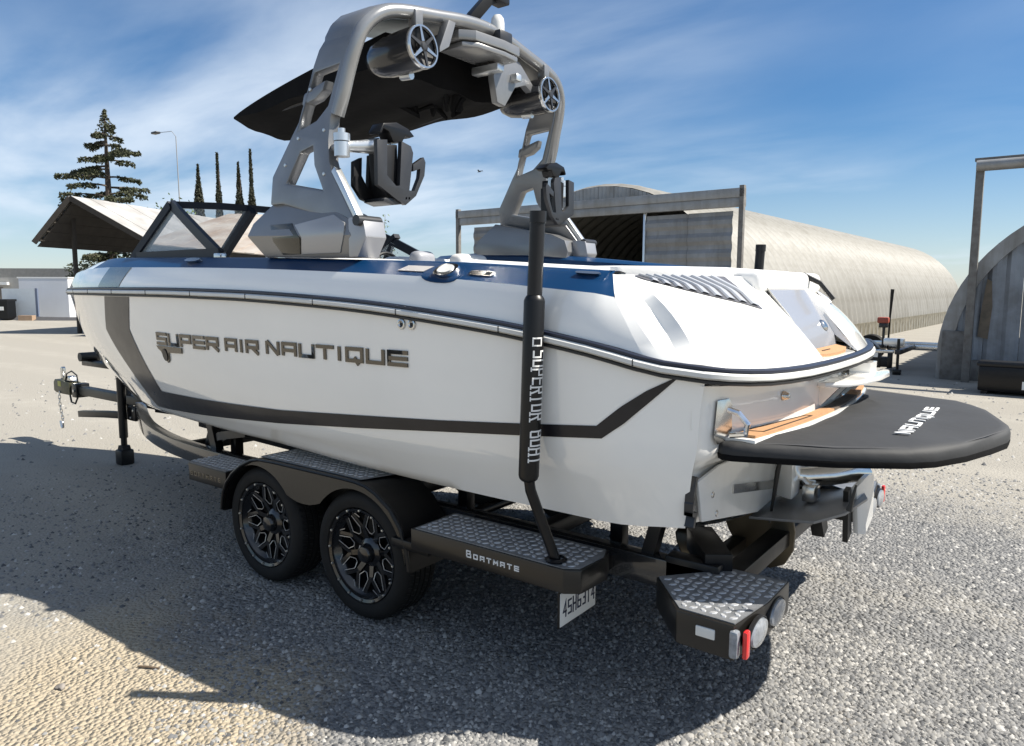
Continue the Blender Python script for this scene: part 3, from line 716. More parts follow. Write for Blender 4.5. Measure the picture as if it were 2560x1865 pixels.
# ---------------------------------------------------------------- trees, poles
def leaf_mesh(name, pts, size, m, parent, up=.0, n_per=1, aspect=1.8):
    V=[];F=[]
    for (x,y,z) in pts:
        for k in range(n_per):
            s=size*random.uniform(.6,1.35); a=random.uniform(0,6.28); b=random.uniform(-1.1,1.1)
            d=Vector((math.cos(a)*math.cos(b),math.sin(a)*math.cos(b),math.sin(b)+up)).normalized(); e=d.orthogonal().normalized(); e.rotate(Matrix.Rotation(random.uniform(0,6.28),3,d))
            c=Vector((x,y,z)); i=len(V)
            V+= [c-d*s*aspect*.5, c+e*s*.35, c+d*s*aspect*.5, c-e*s*.35]; F.append((i,i+1,i+2,i+3))
    return mesh(name,V,F,m,parent,smooth=False)
M_NEEDLE=mat('conifer_needles',(.045,.055,.026),.8,second=(.07,.072,.035),vary=.1,vscale=.8)
M_CYP=mat('cypress_foliage',(.030,.034,.018),.85,second=(.05,.05,.03),vary=.1,vscale=.7)
M_BARK=mat('bark',(.085,.065,.05),.9,vary=.4,vscale=5)
cf=thing('conifer_tree',(-44.9,18.5,0),'tall sparse conifer with level drooping branches behind the open shed','tree')
mb=MB(); mb.tube([(-44.9,18.5,0),(-44.88,18.5,4),(-44.93,18.52,8),(-44.95,18.55,12.4)],[.34,.27,.17,.04],9); mb.obj('trunk',M_BARK,cf)
pts=[]; mbb=MB(); rs=random.Random(5)
def branch(z,a,L,droop):
    b0=Vector((-44.92,18.52,z)); d=Vector((math.cos(a),math.sin(a),0)); path=[b0+d*(L*t)+Vector((0,0,-droop*L*(t**1.6)+.10*L*math.sin(t*2.2)*.4)) for t in np.linspace(0,1,7)]
    mbb.tube(path,[.055*(1-t)+.012 for t in np.linspace(0,1,7)],5)
    for k in range(int(80*L)):
        t=rs.uniform(.22,1.02)**.8; q=path[0].lerp(path[-1],t); i=min(5,int(t*6)); q=path[i].lerp(path[i+1],min(1,t*6-i))
        side=d.cross(Vector((0,0,1))); w=.20*L*(.35+.65*math.sin(min(1,t)*2.6))
        o=rs.uniform(-1,1); pts.append(tuple(q+side*o*w*.55+Vector((0,0,rs.uniform(-.20,.06)-abs(o)*.08))))
z=1.3
while z<11.9:
    Lm=2.75 if z<10.4 else max(.3,(12.2-z)*1.25)
    for k in range(rs.choice((3,4,4))):
        branch(z+rs.uniform(-.15,.15),rs.uniform(0,6.28),Lm*rs.uniform(.55,1.05),rs.uniform(-.02,.16))
    z+=rs.uniform(.42,.62)
for k in range(260):
    zz=rs.uniform(10.9,12.6); w=(12.75-zz)*.42; a=rs.uniform(0,6.28); pts.append((-44.95+math.cos(a)*w*rs.random(),18.55+math.sin(a)*w*rs.random(),zz))
mbb.obj('branches',M_BARK,cf); leaf_mesh('crown',pts,.12,M_NEEDLE,cf,n_per=2)
def cypress(x,y,h,w,lab):
    t=thing('cypress_tree',(x,y,0),lab,'tree','row of slim cypress trees')
    mb=MB(); mb.tube([(x,y,0),(x,y,h*.9)],[.16,.03],6); mb.obj('trunk',M_BARK,t)
    pts=[]
    for k in range(4200):
        f=random.random()**.8; zz=.5+f*(h-.5); ww=w*min(1,(1-f)*1.7+.015)*(.8+.22*math.sin(f*7+x*3)+.1*math.sin(f*23+x))*(1 if f>.1 else .6); a=random.uniform(0,6.28); rr=ww*random.random()**.35
        pts.append((x+math.cos(a)*rr+.25*f*math.sin(x),y+math.sin(a)*rr,zz))
    leaf_mesh('crown',pts,.16,M_CYP,t,up=1.2)
cypress(-53.6,29.6,11.6,.72,'leftmost slim cypress with a broken twin top')
cypress(-52.7,30.9,12.6,.58,'second slim dark cypress from the left behind the windshield')
cypress(-51.3,31.9,11.9,.62,'third slim cypress from the left, shorter than its right neighbour')
cypress(-50.6,32.5,12.9,.6,'rightmost and tallest slim cypress beside the tower pod')
st=thing('sapling_tree',(-15.1,13.2,0),'thin sparse sapling with pale branches showing behind the boat','tree')
mb=MB(); pts=[]; rs=random.Random(3)
mb.tube([(-15.1,13.2,0),(-15.08,13.2,1.8),(-15.1,13.22,2.8)],[.05,.04,.025],6)
for k in range(15):
    a=rs.uniform(0,6.28); L=rs.uniform(.5,1.1); z0=rs.uniform(1.7,2.9); e=Vector((-15.1+math.cos(a)*L*.55,13.2+math.sin(a)*L*.55,z0+L*1.25)); mb.tube([(-15.1,13.2,z0),((-15.1+e.x)/2,(13.2+e.y)/2+.05,z0+L*.5),tuple(e)],[.018,.012,.006],5)
    for j in range(16): pts.append((e.x+rs.gauss(0,.09),e.y+rs.gauss(0,.09),e.z-rs.uniform(0,.4)))
mb.obj('trunk',mat('pale_bark',(.30,.27,.23),.85),st); leaf_mesh('crown',pts,.06,mat('young_leaf',(.10,.15,.05),.7,vary=.3),st)
bu=thing('bush',(-42.5,20.2,0),'bright green bush top showing over the shed roof','bush'); pts=[]
for k in range(1500):
    a=random.uniform(0,6.28); r=random.random()**.5*1.5; pts.append((-41.3+math.cos(a)*r,20.6+math.sin(a)*r,5.0+random.gauss(0,.55)+1.2*(1-r/1.5)))
leaf_mesh('crown',pts,.13,mat('bush_leaf',(.13,.19,.03),.7,vary=.4,vscale=1),bu)
mb=MB(); mb.tube([(-41.3,20.6,0),(-41.3,20.6,4.8)],[.14,.06],6); mb.obj('trunk',M_BARK,bu)
db=thing('dark_tree',(-46.5,17.4,0),'dark leafy tree filling the space under the open shed roof','tree'); pts=[]
for k in range(2600):
    a=random.uniform(0,6.28); r=random.random()**.45*2.6; pts.append((-44.6+math.cos(a)*r,18.4+math.sin(a)*r,1.9+random.uniform(-1.6,2.4)*(1-.5*r/2.6)))
leaf_mesh('crown',pts,.15,M_NEEDLE,db)
mb=MB(); mb.tube([(-44.3,18.2,0),(-44.4,18.3,2.6)],[.16,.05],6); mb.obj('trunk',M_BARK,db)
lp=thing('light_pole',(-45.0,23.25,0),'thin tall pole with a small lamp arm behind the shed','pole')
M_POLE=mat('pole_grey',(.22,.22,.22),.6)
mb=MB(); mb.tube([(-45.0,23.25,0),(-45.6,23.5,6),(-46.17,23.75,12.0)],[.06,.045,.03],6); mb.obj('pole',M_POLE,lp)
mb=MB(); mb.tube([(-46.17,23.75,12.0),(-46.4,23.6,12.35),(-47.2,23.2,12.3)],.02,5); mb.obj('arm',M_POLE,lp)
mb=MB(); mb.box((-47.75,22.85,12.2),(-47.1,23.2,12.34),.03); mb.obj('lamp',M_SATIN,lp)
# bird in the sky
bd=thing('bird',(-16.5,20.0,6.5),'tiny dark bird flying over the huts','bird')
mb=MB()
mb.tube([(-16.58,20.0,6.53),(-16.52,20.0,6.545),(-16.44,20.0,6.54),(-16.38,20.0,6.53)],[.004,.022,.018,.004],6); mb.obj('body',M_SATIN,bd)
for s in (-1,1):
    mb=MB(); V=[(-16.52,20.0,6.55),(-16.45,20.0,6.55),(-16.42,20+s*.12,6.60),(-16.44,20+s*.2,6.575),(-16.50,20+s*.1,6.6)]
    V2=[(a,b,c+.008) for a,b,c in V]; mb.add(V+V2,[(0,1,2,3,4),(9,8,7,6,5),(0,5,6,1),(1,6,7,2),(2,7,8,3),(3,8,9,4),(4,9,5,0)]); mb.obj('wing',M_SATIN,bd)

# ================================================================ the wakeboard boat
boat=thing('wakeboard_boat',(-1.9,0,.56),'white wakeboard boat with navy gunwale and grey tower on a trailer','boat')
PORT=-1
def section(s):
    """port section at loft station s (0 bow .. 1 transom): list of points rail -> knuckle -> chine -> keel"""
    P={}
    for n in LV:
        x0,x1=LV[n][0][0],LV[n][0][-1]; x=x0+(x1-x0)*s; P[n]=np.array([x,-float(lv_w(n,x)),float(lv_z(n,x))])
    up=[P['rail'],P['upper'],P['mid'],P['knuc']]; t=[0,1,2,3]; out=[]
    for q in np.linspace(0,3,13):
        out.append(tuple(float(_hermite(t,[u[k] for u in up],q)) for k in range(3)))
    a,b,c=P['knuc'],P['chine'],P['keel']
    for q in (.25,.5,.75,1.0): out.append(tuple(a+(b-a)*q))
    for q in (.33,.66,1.0):
        m=b+(c-b)*q; m[2]-=.02*math.sin(q*math.pi); out.append(tuple(m))
    return out
SS=np.concatenate([np.linspace(0,.16,18)[:-1]**1.0,np.linspace(.16,1,62)])
rows=[section(s) for s in SS]
hb=MB(); V,F=grid(rows); hb.add(V,F)
hb.add([(x,-y,z) for x,y,z in V],[tuple(reversed(f)) for f in F])
hull=hb.obj('hull',M_GEL,boat,ang=50)

# ---- stern: rail curve, transom wall
STERN=[(1.95,-1.165,1.508),(2.015,-1.11,1.50),(2.06,-1.03,1.493),(2.10,-.92,1.487),(2.13,-.78,1.483),(2.155,-.60,1.48),(2.168,-.38,1.478),(2.174,-.18,1.477),(2.175,0,1.477)]
def mirror(L): return [(x,-y,z) for (x,y,z) in reversed(L)]
stern_full=STERN+mirror(STERN)[1:]
def xw(y,z):
    k=max(0.0,1-(abs(y)/1.15)**2.4)
    up=float(_hermite([0,.4,.7,.9,1.02,1.10,1.2],[2.085,2.07,2.03,1.985,1.955,1.945,1.945],abs(y))); lo=1.865+.02*k
    t=min(1,max(0,(z-1.10)/.08)); return lo+(up-lo)*t
ys=np.concatenate([[-1.165,-1.15,-1.12,-1.08,-1.02],np.linspace(-.92,.92,21),[1.02,1.08,1.12,1.15,1.165]])
zs=[1.466,1.44,1.38,1.30,1.22,1.19,1.15,1.11,1.09,1.03,.98,.93]
rows=[]
for z in zs:
    r=[]
    for y in ys:
        yy=y
        wz=hull_w(1.85,max(.9,min(1.45,z)))
        yy=y*min(1,wz/1.235+.02) if z<1.3 else y
        r.append((xw(y,z)-(.045*max(0,(abs(y)-1.06)/.105)**2),yy,z))
    rows.append(r)
# lower edge: shallow vee
rows.append([(1.862,y*.955,.72+.175*min(1,abs(y)/1.12)) for y in ys])
top=[]
for y in ys:                                      # flange under the stern rail
    sx=np.interp(abs(y),[-q[1] for q in reversed(STERN)],[q[0] for q in reversed(STERN)]); top.append((sx-.01,y,1.465))
rows=[top]+rows
V,F=grid(rows); mesh('transom',V,F,M_GEL,boat,True,35,fix=True)

# ---- rub rail
xs=np.concatenate([np.linspace(-5.75,-5.3,14),np.linspace(-5.2,1.8,70)])
rail_port=[(float(x),-float(lv_w('rail',x)),float(lv_z('rail',x))) for x in xs]+STERN[0:]
rail_loop=rail_port+mirror(rail_port)[1:]
def railstrip(name,m,h0,h1,out):
    mb=MB(); mb.sweep(rail_loop,[(-out,h0),(-out*.96,h1) ,(.012,h1),(.012,h0)] if False else [(out*.7,h0),(out,h0+(h1-h0)*.25),(out,h0+(h1-h0)*.75),(out*.7,h1),(-.012,h1),(-.012,h0)],cap=False,closed=False)
    return mb.obj(name,m,boat,ang=40)
# outward side of the path (travelling aft along port) is to the right => positive side is d x up
rr=railstrip('rub_rail',M_RAIL,-.015,.015,.030)
railstrip('rub_rail_seal',M_SEAL,-.031,-.0155,.024); railstrip('rub_rail_bead',mat('navy_bead',(.01,.014,.03),.4),.0155,.033,.020)
for i in range(10,len(rail_port)-2,6):            # rail joints
    x,y,z=rail_port[i]; mb=MB(); mb.box((x-.0018,y-.0325,z-.014),(x+.0018,y-.0285,z+.014)); mb.obj('rail_joint',M_SATIN,rr)

# ---- deck: loft from the rail up to the gunwale top
def topcurve(x): return (x,-float(_hermite(TOPX,TOPW,x)),float(_hermite(TOPX,TOPZ,x)))
pairs=[]; tags=[]
for x in xs:
    if x>1.5: break
    rx=float(x); r=(rx,-float(lv_w('rail',rx))+.004,float(lv_z('rail',rx))+.034)
    tx=max(-5.62,rx+.13*max(0,min(1,(-4.6-rx)/1.1))) if rx<-4.6 else rx
    pairs.append((r,topcurve(tx))); tags.append(rx)
extra=[((1.62,-1.243,1.60),(1.49,-1.088,1.888)),((1.72,-1.225,1.575),(1.505,-1.083,1.886)),
       ((1.80,-1.208,1.556),(1.515,-1.078,1.884)),((1.86,-1.192,1.55),(1.53,-1.06,1.884)),((1.93,-1.165,1.545),(1.55,-1.02,1.884)),
       ((2.00,-1.11,1.533),(1.585,-.955,1.884)),((2.05,-1.02,1.527),(1.63,-.88,1.884)),((2.09,-.91,1.521),(1.68,-.78,1.884)),
       ((2.12,-.77,1.517),(1.73,-.67,1.884)),((2.142,-.60,1.514),(1.775,-.55,1.884)),((2.155,-.45,1.513),(1.80,-.44,1.884)),((2.16,-.32,1.512),(1.815,-.32,1.884))]
n_side=len(pairs)
for r,t in extra: pairs.append((r,t)); tags.append(r[0])
NPX=n_side+len(extra)-1
def dpt(i,t):
    r,tp=map(Vector,pairs[i]); q=r.lerp(tp,t)
    if i<n_side+3:                                # near-vertical side below the stripe, leaning in above it
        k=min(1,max(0,(tags[i]+5.6)/1.4)); g=(.30*(t/.7)**1.6 if t<.7 else .30+.70*(t-.7)/.3); q.y=r.y+(tp.y-r.y)*(t*(1-k)+g*k)
    else:
        k=min(1,(i-n_side)/5.0)*min(1,(NPX-i)/3.0+.15); q.z+=(.030*k+.006)*math.sin(math.pi*t**.8); q.x+=.022*k*math.sin(math.pi*t)
        # wing-like hollow just behind the crease
        j=i-n_side; gr=math.exp(-((j-3.0)/.42)**2)*math.sin(math.pi*min(1,t*1.05)); q.z-=.020*gr; q.y+=.026*gr
        wg=math.exp(-((j-5.0)/1.1)**2)*math.sin(math.pi*t)**1.3; q.z+=.006*wg
    return tuple(q)
TB=.70
def strip(i0,i1,t0,t1,nt): return [[dpt(i,t0+(t1-t0)*k/nt) for i in range(i0,i1+1)] for k in range(nt+1)]
def both(name,rows,m,ang=40):
    mb=MB(); V,F=grid(rows); mb.add(V,F); mb.add([(x,-y,z) for x,y,z in V],[tuple(reversed(f)) for f in F]); return mb.obj(name,m,boat,ang=ang)
NP=len(pairs)-1
iblue=min(range(n_side),key=lambda i:abs(tags[i]+3.3)); iend=n_side+1
mb=MB()
for rows in (strip(0,iend,0,TB,6),strip(0,iblue,TB,1,3),strip(iend,NP,0,1,9)):
    V,F=grid(rows); mb.add(V,F); mb.add([(x,-y,z) for x,y,z in V],[tuple(reversed(f)) for f in F])
deck=mb.obj('deck',M_GEL,boat,ang=24)
def lip(i,k):                                     # rolled inner edge of the gunwale
    x,y,z=dpt(i,1.0); a=[(0,0),(.02,.012),(.06,.014),(.11,.008),(.125,-.06),(.13,-.34)][k]; return (x,y+a[0],z+a[1])
both('deck_stripe',strip(iblue,iend,TB,1,4)[:-1]+[[dpt(i,1.0) for i in range(iblue,iend+1)],[lip(i,1) for i in range(iblue,iend+1)],[lip(i,2) for i in range(iblue,iend+1)]],M_NAVY,35)
both('gunwale_liner',[[lip(i,k) for i in range(iblue,iend+1)] for k in (2,3,4,5)],M_VINYL,35)
both('bow_coaming',[[(dpt(i,1.0)[0]+a,min(-.01,dpt(i,1.0)[1]+b),dpt(i,1.0)[2]+c) for i in range(0,iblue+1)] for (a,b,c) in ((0,0,0),(.02,.03,.015),(.06,.10,.012),(.08,.14,-.25))],M_GEL,35)
# dark slash across the bow side of the deck (runs up from the hull stripe)
def deck_patch(name,m,corner,s,nu=8,nt=6,off=.003):
    """corner: x at (rail,front),(rail,rear),(top,front),(top,rear) on the port deck side"""
    rows=[]
    for k in range(nt+1):
        t=.0+.70*k/nt; xa=corner[0]+(corner[2]-corner[0])*k/nt; xb=corner[1]+(corner[3]-corner[1])*k/nt; row=[]
        for j in range(nu+1):
            x=xa+(xb-xa)*j/nu; i=np.interp(x,tags[:n_side],range(n_side)); i0=int(i); f=i-i0
            a=Vector(dpt(i0,t)); b=Vector(dpt(min(i0+1,n_side-1),t)); q=a.lerp(b,f); row.append((q.x,q.y-off,q.z+off*.5))
        rows.append(row)
    mb=MB(); V,F=grid(rows); mb.add([(x,-y*s,z) for x,y,z in V],F); return mb.obj(name,m,boat)
deck_patch('deck_slash',M_SLATE,(-2.98,-2.50,-2.78,-2.33),-1); deck_patch('deck_slash',M_SLATE,(-2.98,-2.50,-2.78,-2.33),1)

# ---- hull stripe (one bent band: down from the rail, along the chine, up at the stern)
def stripe_strip(low,high,name='hull_stripe',n=60,nr=3,off=.0035):
    lo=np.array(low); hi=np.array(high); tl=np.linspace(0,1,len(lo)); 
    rows=[]
    for k in range(nr+1):
        row=[]
        for q in np.linspace(0,1,n+1):
            a=[np.interp(q,tl,lo[:,c]) for c in (0,1)]; b=[np.interp(q,tl,hi[:,c]) for c in (0,1)]
            x=a[0]+(b[0]-a[0])*k/nr; z=a[1]+(b[1]-a[1])*k/nr; row.append((x,-hull_w(x,z)-off,z))
        rows.append(row)
    return rows
mbS=MB()
fr=[(-2.83,1.757),(-2.98,1.503),(-2.78,1.326),(-2.585,1.111),(-2.51,.918)]; bk_=[(-2.31,1.757),(-2.40,1.526),(-2.254,1.322),(-2.146,1.085),(-2.146,1.085)]
fr=[(-2.83,1.757),(-2.95,1.503),(-2.78,1.326),(-2.585,1.111),(-2.51,.918)]
V,F=grid(stripe_strip(fr,[(-2.31,1.757),(-2.40,1.526),(-2.30,1.36),(-2.20,1.19),(-2.146,1.085)],n=40)); mbS.add(V,F)
low=[(-2.51,.918),(-1.634,.972),(-1.053,1.013),(-.608,1.042),(.112,1.103),(.685,1.155),(1.156,1.196),(1.556,1.231)]
upp=[(-2.146,1.085),(-1.513,1.098),(-.998,1.113),(-.573,1.127),(.13,1.174),(.695,1.212),(1.161,1.25),(1.534,1.281)]
V,F=grid(stripe_strip(low,upp,n=70)); mbS.add(V,F)
V,F=grid(stripe_strip([(1.556,1.231),(1.651,1.300),(1.742,1.385),(1.855,1.492)],[(1.534,1.281),(1.640,1.368),(1.740,1.438),(1.850,1.495)],n=20)); mbS.add(V,F)
mbS.add([(x,-y,z) for x,y,z in mbS.V],[tuple(reversed(f)) for f in mbS.F]); mbS.obj('hull_stripe',M_CHAR,boat,ang=40,fix=False)

# ---- raised lettering on the port and starboard sides
def put_word(word,x0,x1,z0,h,wi=None):
    n=len(word); wts=[.45 if c=='I' else 1.0 for c in word]; gap=.09; tot=sum(wts)+gap*(n-1); un=(x1-x0)/tot; x=x0
    for c,wt in zip(word,wts):
        w=un*wt
        for sgn in (1,):
            f0=lambda u,v:(u,-hull_w(u,v)+.002,v); f1=lambda u,v:(u,-hull_w(u,v)-.008,v)
            glyph_mesh(c,w if c!='I' else w,h,h*.265,f0,f1,(x,z0),shear=.06).obj('letter',M_LETTER,boat,ang=30)
        x+=un*(wt+gap)
put_word('SUPER',-1.945,-1.115,1.440,.082); put_word('AIR',-1.05,-.69,1.445,.078); put_word('NAUTIQUE',-.625,.515,1.452,.075)
f0=lambda u,v:(u,-hull_w(u,v)+.002,v); f1=lambda u,v:(u,-hull_w(u,v)-.010,v)
mb=MB(); mb.prism([[(-1.955,1.432),(-1.59,1.432),(-1.60,1.395),(-1.79,1.39),(-1.80,1.34),(-1.83,1.318),(-1.875,1.36),(-1.90,1.395),(-1.935,1.41)]],f0,f1); em=mb.obj('emblem',M_LETTER,boat)
mb=MB(); f2=lambda u,v:(u,-hull_w(u,v)-.0105,v); f3=lambda u,v:(u,-hull_w(u,v)-.015,v)
mb.prism([[(-1.842+.034*math.cos(a),1.372+.042*math.sin(a)) for a in np.linspace(0,6.28,17)[:-1]]],f2,f3); mb.obj('emblem_disc',M_BLACK,em)

# ---- through-hull drains, vent, badge, cleats
for x in (.489,.556):
    y=-hull_w(x,1.657); mt=Matrix.Translation((x,y+.004,1.657))@Matrix.Rotation(R(90),4,'X')
    mb=MB(); mb.lathe([(.011,-.01),(.011,.008),(.017,.014),(.024,.012),(.027,.004),(.027,-.01)],20,mt); dr=mb.obj('drain_fitting',M_STEEL,boat)
    mb=MB(); mb.lathe([(0.0,.0045),(.0105,.0045)],16,mt); mb.obj('drain_hole',M_SEAL,dr)
def deck_at(x,t):
    i=np.interp(x,tags[:n_side],range(n_side)); i0=int(i); return Vector(dpt(i0,t)).lerp(Vector(dpt(min(i0+1,n_side-1),t)),i-i0)
def deck_plate(name,m,x0,x1,t0,t1,off0,off1,rnd=.0,sk=0.0,parent=None):
    loop=[(x0,t0),(x1,t0),(x1,t1),(x0,t1)]
    if rnd: 
        loop=[]; cx,ct=(x0+x1)/2,(t0+t1)/2
        for a in np.linspace(0,6.283,21)[:-1]:
            loop.append((cx+(x1-x0)/2*math.copysign(abs(math.cos(a))**rnd,math.cos(a)),ct+(t1-t0)/2*math.copysign(abs(math.sin(a))**rnd,math.sin(a))))
    def sf(o):
        def f(u,v):
            q=deck_at(u+sk*(v-t0)/(t1-t0),v); return (q.x,q.y-o,q.z+o*.6)
        return f
    mb=MB(); mb.prism([loop],sf(off0),sf(off1)); return mb.obj(name,m,parent or boat)
deck_plate('badge_plate',mat('badge_silver',(.60,.57,.55),.35,.4),.39,.56,.80,.93,.0,.005,sk=.03)
deck_plate('vent_plate',M_STEEL,.83,.97,.80,.90,0,.006,rnd=.5)
deck_plate('vent_slot',M_SEAL,.925,.955,.82,.88,.0062,.0075)
# docking light in a scooped pocket
deck_plate('light_pocket',M_NAVY,.57,.80,.58,1.0,.001,.004,rnd=.8)
lt=deck_plate('docking_light',M_CHROME,.645,.765,.70,.97,.004,.022,rnd=.75)
deck_plate('docking_lens',M_CLEAR,.665,.745,.75,.93,.0222,.027,rnd=.8,parent=lt)
deck_plate('bow_cleat',M_STEEL,-1.62,-1.44,.86,.99,.002,.02,rnd=.8)
deck_plate('stern_cleat',M_STEEL,1.36,1.47,.955,.995,.004,.014,rnd=.5)

# ---- cockpit floor and foredeck lining
mb=MB(); rows=[]
for x in np.linspace(-5.3,1.6,30):
    w=float(_hermite(TOPX,TOPW,min(x,1.5)))-.10; rows.append([(x,y*max(.02,w),1.66) for y in (-1,-.5,0,.5,1)])
V,F=grid(rows); mb.add(V,F); mb.obj('cockpit_floor',M_VGREY,boat)

# ---- sun pad, bolsters and seats
def cushion(name,m,a,b,r,parent=None,mtx=None):
    mb=MB(); mb.box(a,b,0.0,mtx); me=None
    bm=bmesh.new(); bmesh.ops.create_cube(bm,size=1); bmesh.ops.scale(bm,vec=[b[i]-a[i] for i in range(3)],verts=bm.verts)
    bmesh.ops.bevel(bm,geom=list(bm.edges),offset=r,segments=4,affect='EDGES',profile=.5)
    bmesh.ops.translate(bm,vec=[(a[i]+b[i])/2 for i in range(3)],verts=bm.verts)
    if mtx is not None: bmesh.ops.transform(bm,matrix=mtx,verts=bm.verts)
    me=bpy.data.meshes.new(name); bm.to_mesh(me); bm.free(); finish(me,True,50); return link(name,me,parent or boat,m)
pad=[(.78,-1.0),(1.30,-.985),(1.46,-.955),(1.60,-.80),(1.70,-.62),(1.765,-.48),(1.77,0),(1.765,.48),(1.70,.62),(1.60,.80),(1.46,.955),(1.30,.985),(.78,1.0)]
mb=MB(); mb.prism([pad],lambda u,v:(u,v,1.80),lambda u,v:(u,v,1.925)); mb.obj('sun_pad',M_VINYL,boat,bevel=.022,ang=50)
cushion('rear_bolster',M_VINYL,(1.60,-.42,1.80),(1.895,.62,1.915),.04)
for s in (-1,1):
    mb=MB(); mb.sweep([(x,s*(abs(topcurve(x)[1])-.135),topcurve(x)[2]-.005) for x in np.linspace(.72,1.42,12)],[(-.05,-.03),(-.045,.02),(-.02,.034),(.02,.034),(.045,.02),(.05,-.03)]); bo=mb.obj('side_bolster',M_VINYL,boat,ang=50)
    mb=MB(); mb.sweep([(x,s*(abs(topcurve(x)[1])-.082),topcurve(x)[2]+.004) for x in np.linspace(.82,1.36,8)],[(-.004,-.006),(-.004,.006),(.004,.006),(.004,-.006)]); mb.obj('bolster_seam',M_SATIN,bo)
# raised helm side coaming on the far gunwale
hc=[(-1.5,.0),(-1.3,.10),(-.9,.125),(-.4,.13),(0,.11),(.4,.085),(.9,.06),(1.3,.03)]
rows=[]
for (x,h) in hc:
    _,y,z=topcurve(x); y=-y; rows.append([(x,y-.015,z),(x,y-.04,z+h*.8),(x,y-.09,z+h),(x,y-.18,z+h*.96),(x,y-.24,z+h*.7),(x,y-.25,z-.1)])
V,F=grid(rows); mesh('helm_coaming',V,F,M_NAVY,boat,True,50,fix=True)
cushion('seat_back',M_VINYL,(-1.15,.10,1.70),(-.92,.80,2.06),.06); cushion('seat_back',M_VINYL,(-.86,-.75,1.70),(-.62,-.05,2.02),.06)
cushion('seat_back',M_VINYL,(-.45,.15,1.7),(-.28,.70,2.02),.06)
cushion('head_rest',M_VGREY,(-.78,.02,1.93),(-.66,.22,2.09),.05); cushion('head_rest',M_VINYL,(-.62,.27,1.9),(-.48,.60,2.075),.05)
mb=MB(); mb.tube([(-1.62,.62+.17*math.cos(a),1.96+.16*math.sin(a)) for a in np.linspace(0,6.283,25)[:-1]],.016,8,closed=True); mb.obj('steering_wheel',M_BLKP,boat)
cushion('dash_panel',M_VGREY,(-2.05,.3,1.7),(-1.72,.98,2.06),.05)

# ---- stern hatch details
def stern_surf(fi,t,off=0.0):
    i=n_side+fi; i0=int(i); a=Vector(dpt(i0,t)).lerp(Vector(dpt(min(i0+1,NP),t)),i-i0); return Vector((a.x+off*.6,a.y-off*.1,a.z+off))
# louvred engine vents on both hatches
gv=MB()
def vent_surface(u,v,off):
    # u along 0..1 from forward tip to centre, v 0 bottom edge .. 1 top edge
    fi=4.2+u*4.7; tb=.965-.44*u**.8; tt=.985; return stern_surf(fi,tb+(tt-tb)*v,off)
rows=[[tuple(vent_surface(u,v,.003)) for u in np.linspace(0,1,14)] for v in (0,.5,1)]
V,F=grid(rows); vp=mesh('vent_panel',V,F,mat('vent_panel_grey',(.10,.10,.11),.35),boat,True,40)
vents=[vp,mirror_copy(vp,boat,'vent_panel')]
M_SLAT=mat('vent_slat_grey',(.46,.47,.49),.28,.25)
for k in range(9):
    u0=.09+k*.098
    if u0>.95: break
    mb=MB(); prof=[]
    for v,du in ((0.05,.035),(.40,.055),(.52,.045),(.97,-.045)):
        a=vent_surface(min(.99,u0+du),v,.004); b=vent_surface(min(.995,u0+du+.064),v,.004); c=vent_surface(min(.99,u0+du+.010),v,.010); d=vent_surface(min(.995,u0+du+.056),v,.008)
        prof.append([tuple(a),tuple(c),tuple(d),tuple(b)])
    V,F=grid(prof); mb.add(V,F); sl=mb.obj('slat',M_SLAT,vents[0],smooth=False,fix=False); mirror_copy(sl,vents[1],'slat')
# centre walk-through: grey panel and teak step
wk=[]
for (x,z,w) in ((1.80,1.915,.28),(1.835,1.90,.30),(1.91,1.80,.31),(1.985,1.695,.315),(2.045,1.60,.315),(2.06,1.538,.315)):
    wk.append([(x,y*w,z) for y in np.linspace(-1,1,5)])
V,F=grid(wk); mesh('walkway_panel',V,F,M_WALKG,boat,True,40)
for s in (-1,1):                                  # sides of the recess
    V,F=grid([[ (x,s*w,z) for (x,z,w) in ((1.80,1.91,.28),(1.835,1.895,.30),(1.91,1.795,.31),(1.985,1.69,.315),(2.045,1.595,.315),(2.15,1.516,.315))],[(x,s*.325,z) for (x,z) in ((1.80,1.91),(1.835,1.91),(1.91,1.815),(1.995,1.715),(2.06,1.625),(2.16,1.518))]]); mesh('walkway_side',V,F,M_GEL,boat,True,40)
V,F=grid([[(2.055,y,1.535) for y in np.linspace(-.315,.315,7)],[(2.158-.01*(y/.32)**2,y,1.512) for y in np.linspace(-.315,.315,7)],[(2.168-.01*(y/.32)**2,y,1.498) for y in np.linspace(-.32,.32,7)]]); mesh('stern_step',V,F,M_GEL,boat)
mb=MB(); mb.prism([[(2.062,-.29),(2.115,-.28),(2.14,-.15),(2.145,0),(2.14,.15),(2.115,.28),(2.062,.29)]],lambda u,v:(u,v,1.530-(u-2.055)*.2),lambda u,v:(u,v,1.546-(u-2.055)*.2)); tk=mb.obj('teak_pad',M_TEAK,boat)
mb=MB(); mb.box((2.095,-.12,1.536),(2.101,.02,1.5405)); mb.obj('pad_groove',M_LINE,tk)
mt=Matrix.Translation((2.018,.20,1.645))@Matrix.Rotation(R(55),4,'Y'); mb=MB(); mb.lathe([(0,.012),(.022,.012),(.03,.006),(.034,0)],20,mt); mb.obj('filler_cap',M_STEEL,boat)
mb=MB(); mb.tube([(1.86,.36,1.905),(1.95,.37,1.86),(2.02,.375,1.775)],.014,8); mb.obj('grab_handle',M_SEAL,boat)

